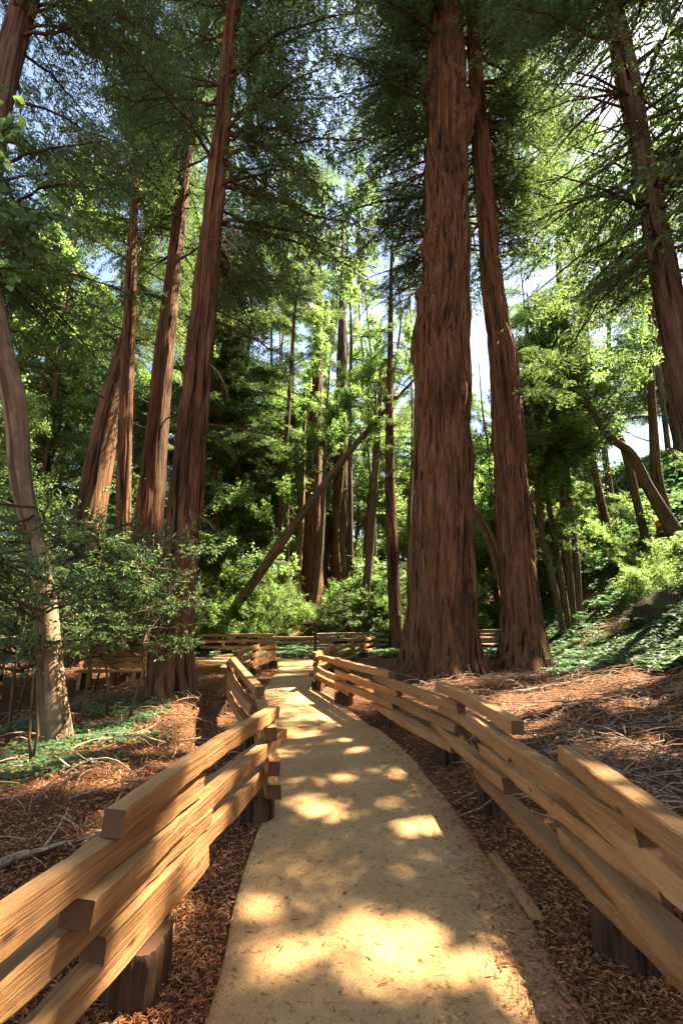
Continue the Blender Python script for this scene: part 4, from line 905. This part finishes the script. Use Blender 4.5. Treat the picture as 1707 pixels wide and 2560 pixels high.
# ------------------------------------------------------------------ ferns
def fern_mesh(seed, L=.8):
    r = np.random.default_rng(seed); mb = MB(); C, Dv, Nv, Ln = [], [], [], []
    for k in range(9):
        a = k*.7 + r.random()*.4; s = np.linspace(0, 1, 14); l = L*r.uniform(.7, 1.15); el = r.uniform(.5, .95)
        rad = s*l*math.cos(el*.6); z = s*l*el - .62*l*s*s
        P = np.stack([rad*math.cos(a), rad*math.sin(a), z], -1); mb.add(*tube(P, np.linspace(.006, .002, 14), 3, cap=False)[:2], 0)
        T = np.gradient(P, axis=0); sd = np.array([-math.sin(a), math.cos(a), 0])
        for q in range(2, 14):
            for sg in (-1, 1):
                f = s[q]; ll = .26*L*math.sin(min(1, (f+.12))*math.pi*.92)
                C.append(P[q]); Dv.append(sd*sg + T[q]*4*.12 + [0, 0, -.12]); Nv.append([0, 0, 1]); Ln.append(max(.03, ll))
    Ln = np.array(Ln); leaf_quads(mb, np.array(C), np.array(Dv), np.array(Nv)+r.normal(0, .2, (len(C), 3)), Ln, Ln*.24, 1, .1)
    return mb.mesh('fronds', [M_STEM, M_FERN], False)
FE = [fern_mesh(s) for s in range(3)]
fl = [(1500, 1500, 'big bright fern at the right edge below the slope'), (1540, 1515, 'bright fern touching the right edge of the picture'), (1455, 1490, 'fern left of the big bright one at right'), (1400, 1475, 'fern in front of the brush mound'), (1350, 1465, 'fern at the foot of the brush mound'),
      (1300, 1478, 'fern just right of the second redwood foot'), (1290, 1455, 'fern between second redwood and slim clump'), (1420, 1510, 'low sunny fern in front of the ferns at right'), (1530, 1480, 'fern below the dark boulder'), (1345, 1495, 'small fern at the edge of the dead twigs')]
for k, (x, y, lb) in enumerate(fl):
    for it in range(1):
        g_ = gnd(x*D, y*D, .3); zz = h1(*g_)
    root = thing('fern', (g_[0], g_[1], zz), lb, 'fern', 'ferns below the slope'); root.rotation_euler = (0, 0, k*1.3); s_ = [1.25, 1.2, .9, .9, .8, .8, .8, .7, 1.0, .6][k]; root.scale = (s_,)*3
    link('fronds', FE[k % 3], root)
k = 0
for q in range(70):
    x = r.uniform(6, 13); y = r.uniform(11.8, 20); 
    root = tag(link('fern', FE[q % 3], None, (x, y, h1(x, y))), 'fern among the low green plants on the right slope', 'fern', 'ferns on the slope'); root.rotation_euler = (0, 0, q*1.7); root.scale = (r.uniform(.7, 1.3),)*3

# ------------------------------------------------------------------ shrubs and saplings
def sapling(label, x, y, H, n, var, s0, s1, seed, z0=.35, group=None, stems=1, bark=None, name='bay_sapling', lean=.08, az=(0, 360), cat='sapling'):
    r_ = np.random.default_rng(seed); z = h1(x, y) - .05; base = np.array([x, y, z]); root = thing(name, Vector(base), label, cat, group)
    for q in range(stems):
        a = r_.uniform(0, 6.28); k_ = 8; f = np.linspace(0, 1, k_)
        P = base + np.stack([f*H*lean*math.cos(a)*(1+q) + np.cumsum(r_.normal(0, .015*H, k_))*(f > 0), f*H*lean*math.sin(a)*(1+q) + np.cumsum(r_.normal(0, .015*H, k_))*(f > 0), f*H*(1-.1*q)], -1)
        R_ = np.linspace(.006*H+.005, .003, k_); mb = MB(); V, Q, A = tube(P - base, R_, 7); mb.add(V, Q, 0, A)
        link('stem', mb.mesh('stem', [bark or M_STEM]), root)
        add_boughs(root, base, P, R_, z + z0*H, z + H*.98, n//stems, var, s0, s1, seed=seed+q, tilt=(-12, 22), cull=False, az=az)
    return root
def sap_px(label, dx, dy, **kw):
    g_ = gnd(dx*D, dy*D); return sapling(label, g_[0], g_[1], **kw)
sap_px('slim two-stemmed sapling in front of the smooth-barked tree', 75, 1745, H=2.4, n=16, var=BAY, s0=.5, s1=.9, seed=1, stems=2, z0=.5)
sap_px('leafy bay sapling just left of the tall dark redwood', 245, 1640, H=3.6, n=25, var=BAY, s0=.6, s1=1.1, seed=2, z0=.28)
sap_px('bay sapling right of the smooth-barked tree, crown over its trunk', 185, 1660, H=3.3, n=21, var=BAY, s0=.6, s1=1.0, seed=3, z0=.35)
sap_px('bay sapling whose leaves reach in front of the tall dark redwood', 290, 1665, H=2.9, n=20, var=BAY, s0=.55, s1=1.0, seed=4, z0=.3)
sap_px('dense bay sapling at the left edge of the picture', 20, 1700, H=3.4, n=22, var=BAY, s0=.6, s1=1.1, seed=5, z0=.3)
thicket = [(-7.6, 11.5, 4.5), (-6.4, 12.5, 4.0), (-9.2, 13.0, 5.5), (-5.4, 13.2, 3.5), (-8.3, 15.5, 6), (-10.5, 10.5, 5.5), (-11.5, 14, 6.5)]
lbs = place_labels('thicket sapling', thicket)
for k, (x, y, H) in enumerate(thicket):
    sapling(lbs[k], x, y, H, 22, BAY, 1.0, 1.7, 30+k, z0=.15, group='saplings of the left thicket')
bushes = [(-5.2, 21.5, 2.6), (-4.2, 23, 3.2), (-2.6, 24, 2.6), (-6.6, 23.5, 4.0), (-1.2, 25, 2.4), (.4, 25.5, 3.0), (2.4, 24.5, 3.2), (3.4, 22.5, 2.6), (-3.5, 26.5, 3.8), (4.4, 26, 3.6), (5.6, 22.5, 3.0), (-7.5, 19, 3.2), (-8.6, 21.5, 5), (1.5, 28, 3.2), (7.6, 26, 3.2)]
lbs = place_labels('undergrowth bush', bushes)
for k, (x, y, H) in enumerate(bushes):
    sapling(lbs[k], x, y, H, 34, BR, .55, 1.0, 60+k, z0=.06, group='bushes behind the far fence', stems=2, name='forest_bush', cat='bush', lean=.2)
slope_bushes = [(13.2, 21, 2.0), (15.5, 22, 2.6), (12.0, 17.5, 1.5), (14.5, 17.2, 1.6), (17.2, 24, 3), (13.4, 24.5, 2.6), (16.4, 19.5, 2.2), (10.6, 16, 1.2), (12.8, 15.2, 1.2), (18.5, 28, 4), (11.5, 26, 2.4)]
lbs = place_labels('low slope bush', slope_bushes)
for k, (x, y, H) in enumerate(slope_bushes):
    sapling(lbs[k], x, y, H, 26, BR, .4, .8, 90+k, z0=.05, group='bushes on the right slope', stems=2, name='slope_bush', cat='bush', lean=.25)
# young firs
def fir(label, px, py, Y, H, seed, group=None):
    g_ = at(px*D, py*D, Y); x = g_[0]; z = h1(x, Y) - .05; base = np.array([x, Y, z]); root = thing('young_fir', Vector(base), label, 'conifer', group)
    k_ = 6; P = base + np.stack([np.zeros(k_), np.zeros(k_), np.linspace(0, H, k_)], -1); R_ = np.linspace(.04, .006, k_)
    mb = MB(); mb.add(*tube(P-base, R_, 7)[:2]); link('stem', mb.mesh('stem', [M_STEM]), root); r_ = np.random.default_rng(seed)
    nb = 46
    for q in range(nb):
        f = (q+r_.random())/nb; z_ = z + H*(.06 + .9*f)
        place_bough(root, base, FIR[q % 3], np.array([x, Y, z_]), q*2.4, math.radians(r_.uniform(0, 30)), 0, H*.45*(1.08 - f)*r_.uniform(.8, 1.1), None, False)
fir('sunlit young fir in front of the distant redwoods', 790, 1440, 23.5, 3.6, 1)
fir('smaller young fir left of the sunlit one', 742, 1440, 24.5, 2.6, 2)
fir('bright young conifer on the sunny slope behind the slim clump', 1430, 1220, 26, 3.0, 3)
fir('young conifer beside the grey leaning redwood', 1385, 1235, 26.5, 2.4, 4)

# ------------------------------------------------------------------ brush mound, boulder, stump, bench, sign, flags
g_ = gnd(1420*D, 1440*D, .9); bx, by = 9.0, 15.2
mb = MB()
for k in range(230):
    a = r.uniform(-.9, .9); L = r.uniform(.5, 1.5); x = bx + r.normal(0, .75); y = by + r.normal(0, .35)
    P = stick_pts(x, y, L, a + (3.14 if r.random() < .5 else 0), r, .3, r.uniform(0, .6)*math.exp(-((x-bx)/1.2)**2)); mb.add(*tube(P, np.linspace(1, .4, 7)*r.uniform(.006, .016), 4)[:2], 0)
o = link('brush_mound', mb.mesh('brush_mound', [M_DEAD])); tag(o, 'mound of dead brown branches at the foot of the slope', 'brush pile', kind='stuff')
def boulder(name, label, x, y, s, seed, m_):
    mb = MB(); nu, nv = 48, 28; th = np.linspace(0, 2*np.pi, nu, endpoint=False)[None]; ph = np.linspace(-1.4, 1.5, nv)[:, None]
    d_ = np.stack([np.cos(th)*np.cos(ph), np.sin(th)*np.cos(ph), np.sin(ph)+0*th], -1); rr = .6 + .7*fbm(d_*1.6 + seed, 4) + .16*fbm(d_*6 + seed, 3)
    V = d_*rr[..., None]*np.array(s); i = np.arange(nv-1)[:, None]; j = np.arange(nu)[None]
    mb.add(V, np.stack([i*nu+j, i*nu+(j+1) % nu, (i+1)*nu+(j+1) % nu, (i+1)*nu+j], -1).reshape(-1, 4))
    mb.add(np.vstack([V[-1], V[-1].mean(0)]), np.array([[nu, k, (k+1) % nu, -1] for k in range(nu)]))
    return tag(link(name, mb.mesh(name, [m_]), None, (x, y, h1(x, y) + s[2]*.12)), label, 'rock')
boulder('boulder', 'dark mossy boulder at the right edge under the slope', 9.8, 14.2, (.95, .6, .55), 3.3, M_ROCK)
g_ = gnd(5*D, 1735*D); boulder('boulder', 'pale rock at the left edge behind the sorrel', g_[0]-.2, g_[1], (.28, .24, .14), 8.3, M_ROCK)
sx, sy = at(1522*D, 1215*D, 20)[0], 20; root = thing('tree_stump', (sx, sy, h1(sx, sy)), 'short stump with orange tape on the slope at right', 'stump')
me, _, _ = trunk_mesh(np.array([(0, 0, -.2, .32), (0, 0, .3, .28), (.02, 0, .8, .26)]), 24, .08, .03, 8, [M_BARK2]); link('trunk', me, root)
mb = MB(); mb.add(*tube(np.array([(.01, 0, .55), (.01, 0, .62), (.015, 0, .68)]), np.array([.285]*3), 20, cap=False)[:2]); mb.add([(.15, -.27, .6), (.25, -.3, .58), (.27, -.3, .25), (.18, -.28, .2)], [[0, 1, 2, 3]]); link('tape', mb.mesh('tape', [M_ORANGE]), root)

def board(root, name, c, size, m_, rot=0.0, seed=0, tilt=0.0):
    L, w, h = size; o = link(name, plank_mesh(L, w, h, 500+seed).mesh(name, [m_, M_ENDW]), root); o.location = c; o.rotation_euler = (tilt, 0, rot); return o
def bench(label, x, y, rot, m_):
    z = h1(x, y); root = thing('wooden_bench', (x, y, z), label, 'bench'); root.rotation_euler = (0, 0, rot)
    for k in range(3): board(root, 'seat_slat', (0, -.13 + .14*k, .45), (1.6, .12, .05), m_, 0, k)
    for k in range(4): board(root, 'back_slat', (0, .27 + .03*k, .56 + .14*k), (1.6, .04, .115), m_, 0, 10+k)
    for sx_ in (-.65, .65):
        board(root, 'leg', (sx_, -.05, .21), (.09, .36, .42), m_, 0, 20); o = board(root, 'back_post', (sx_, .335, .52), (.08, .07, 1.04), m_, 0, 22)
bench('slatted wooden bench seen in the gap between the two big redwoods', *(at(1118*D, 1450*D, 19.5)[:2]), .25, M_OLDWOOD)
bench('reddish wooden bench half hidden by saplings on the left', *(at(258*D, 1510*D, 12.2)[:2]), .1, M_WOOD)

x, y = at(723*D, 1500*D, 14.2)[:2]; root = thing('sign_post', (x, y, 0), 'brown sign post with a flat panel at the bend of the path', 'sign')
board(root, 'post', (0, 0, .68), (.07, .07, 1.46), M_TWIG, 0, 40)
board(root, 'panel', (-.02, -.02, 1.42), (.62, .26, .025), M_TWIG, 0, 41, math.radians(14))
board(root, 'panel_trim', (-.02, -.155, 1.395), (.64, .025, .04), M_TWIG, 0, 42, math.radians(14))

def flag(px, py, hpx, label, m_, sc=1.0, hz=.35):
    g_ = gnd(px*D, (py+hpx)*D); z = h1(*g_); root = thing('marker_flag', (g_[0], g_[1], z), label, 'flag', 'small marker flags')
    mb = MB(); mb.add(*tube(np.array([(0, 0, -.05), (.004, 0, hz*.5), (0, 0, hz)]), np.array([.002]*3), 5)[:2]); link('wire', mb.mesh('wire', [M_WIRE]), root)
    mb = MB(); u = np.linspace(0, 1, 7); V = []
    for q in u: V += [(.10*q*sc, .025*math.sin(q*6), hz - .005 - .03*q), (.10*q*sc, .025*math.sin(q*6+.5), hz - .085*sc - .02*q)]
    k = np.arange(6)*2; V = np.array(V); mb.add(V, np.stack([k, k+2, k+3, k+1], -1)); mb.add(V + [0, .002, 0], np.stack([k, k+1, k+3, k+2], -1)); link('flag_sheet', mb.mesh('flag_sheet', [m_]), root); root.rotation_euler = (0, 0, px*.37)
flag(172, 1925, 42, 'red marker flag standing in the needles behind the near left fence', M_RED, .55, .15)
flag(347, 1782, 24, 'small red marker flag just behind the top rail of the left fence', M_RED, .5, .14)
flag(1312, 1652, 30, 'orange marker flag among the dead twigs right of the fence', M_ORANGE, .9, .2)
flag(495, 1490, 20, 'tiny orange marker flag at the foot of the tall dark redwood', M_ORANGE, .8, .22)
# small green seedlings beside the path
for k, (dx, dy, lb) in enumerate([(575, 2005, 'small green seedling on the needles between left fence and path'), (1130, 1640, 'tuft of green sprouting by the right fence'), (945, 1575, 'dry grass tuft at the foot of the largest redwood')]):
    g_ = gnd(dx*D, dy*D); root = tag(link('seedling', FE[k], None, (g_[0], g_[1], h1(*g_))), lb, 'seedling', 'seedlings by the path'); root.scale = (.14,)*3 if k == 0 else (.3,)*3
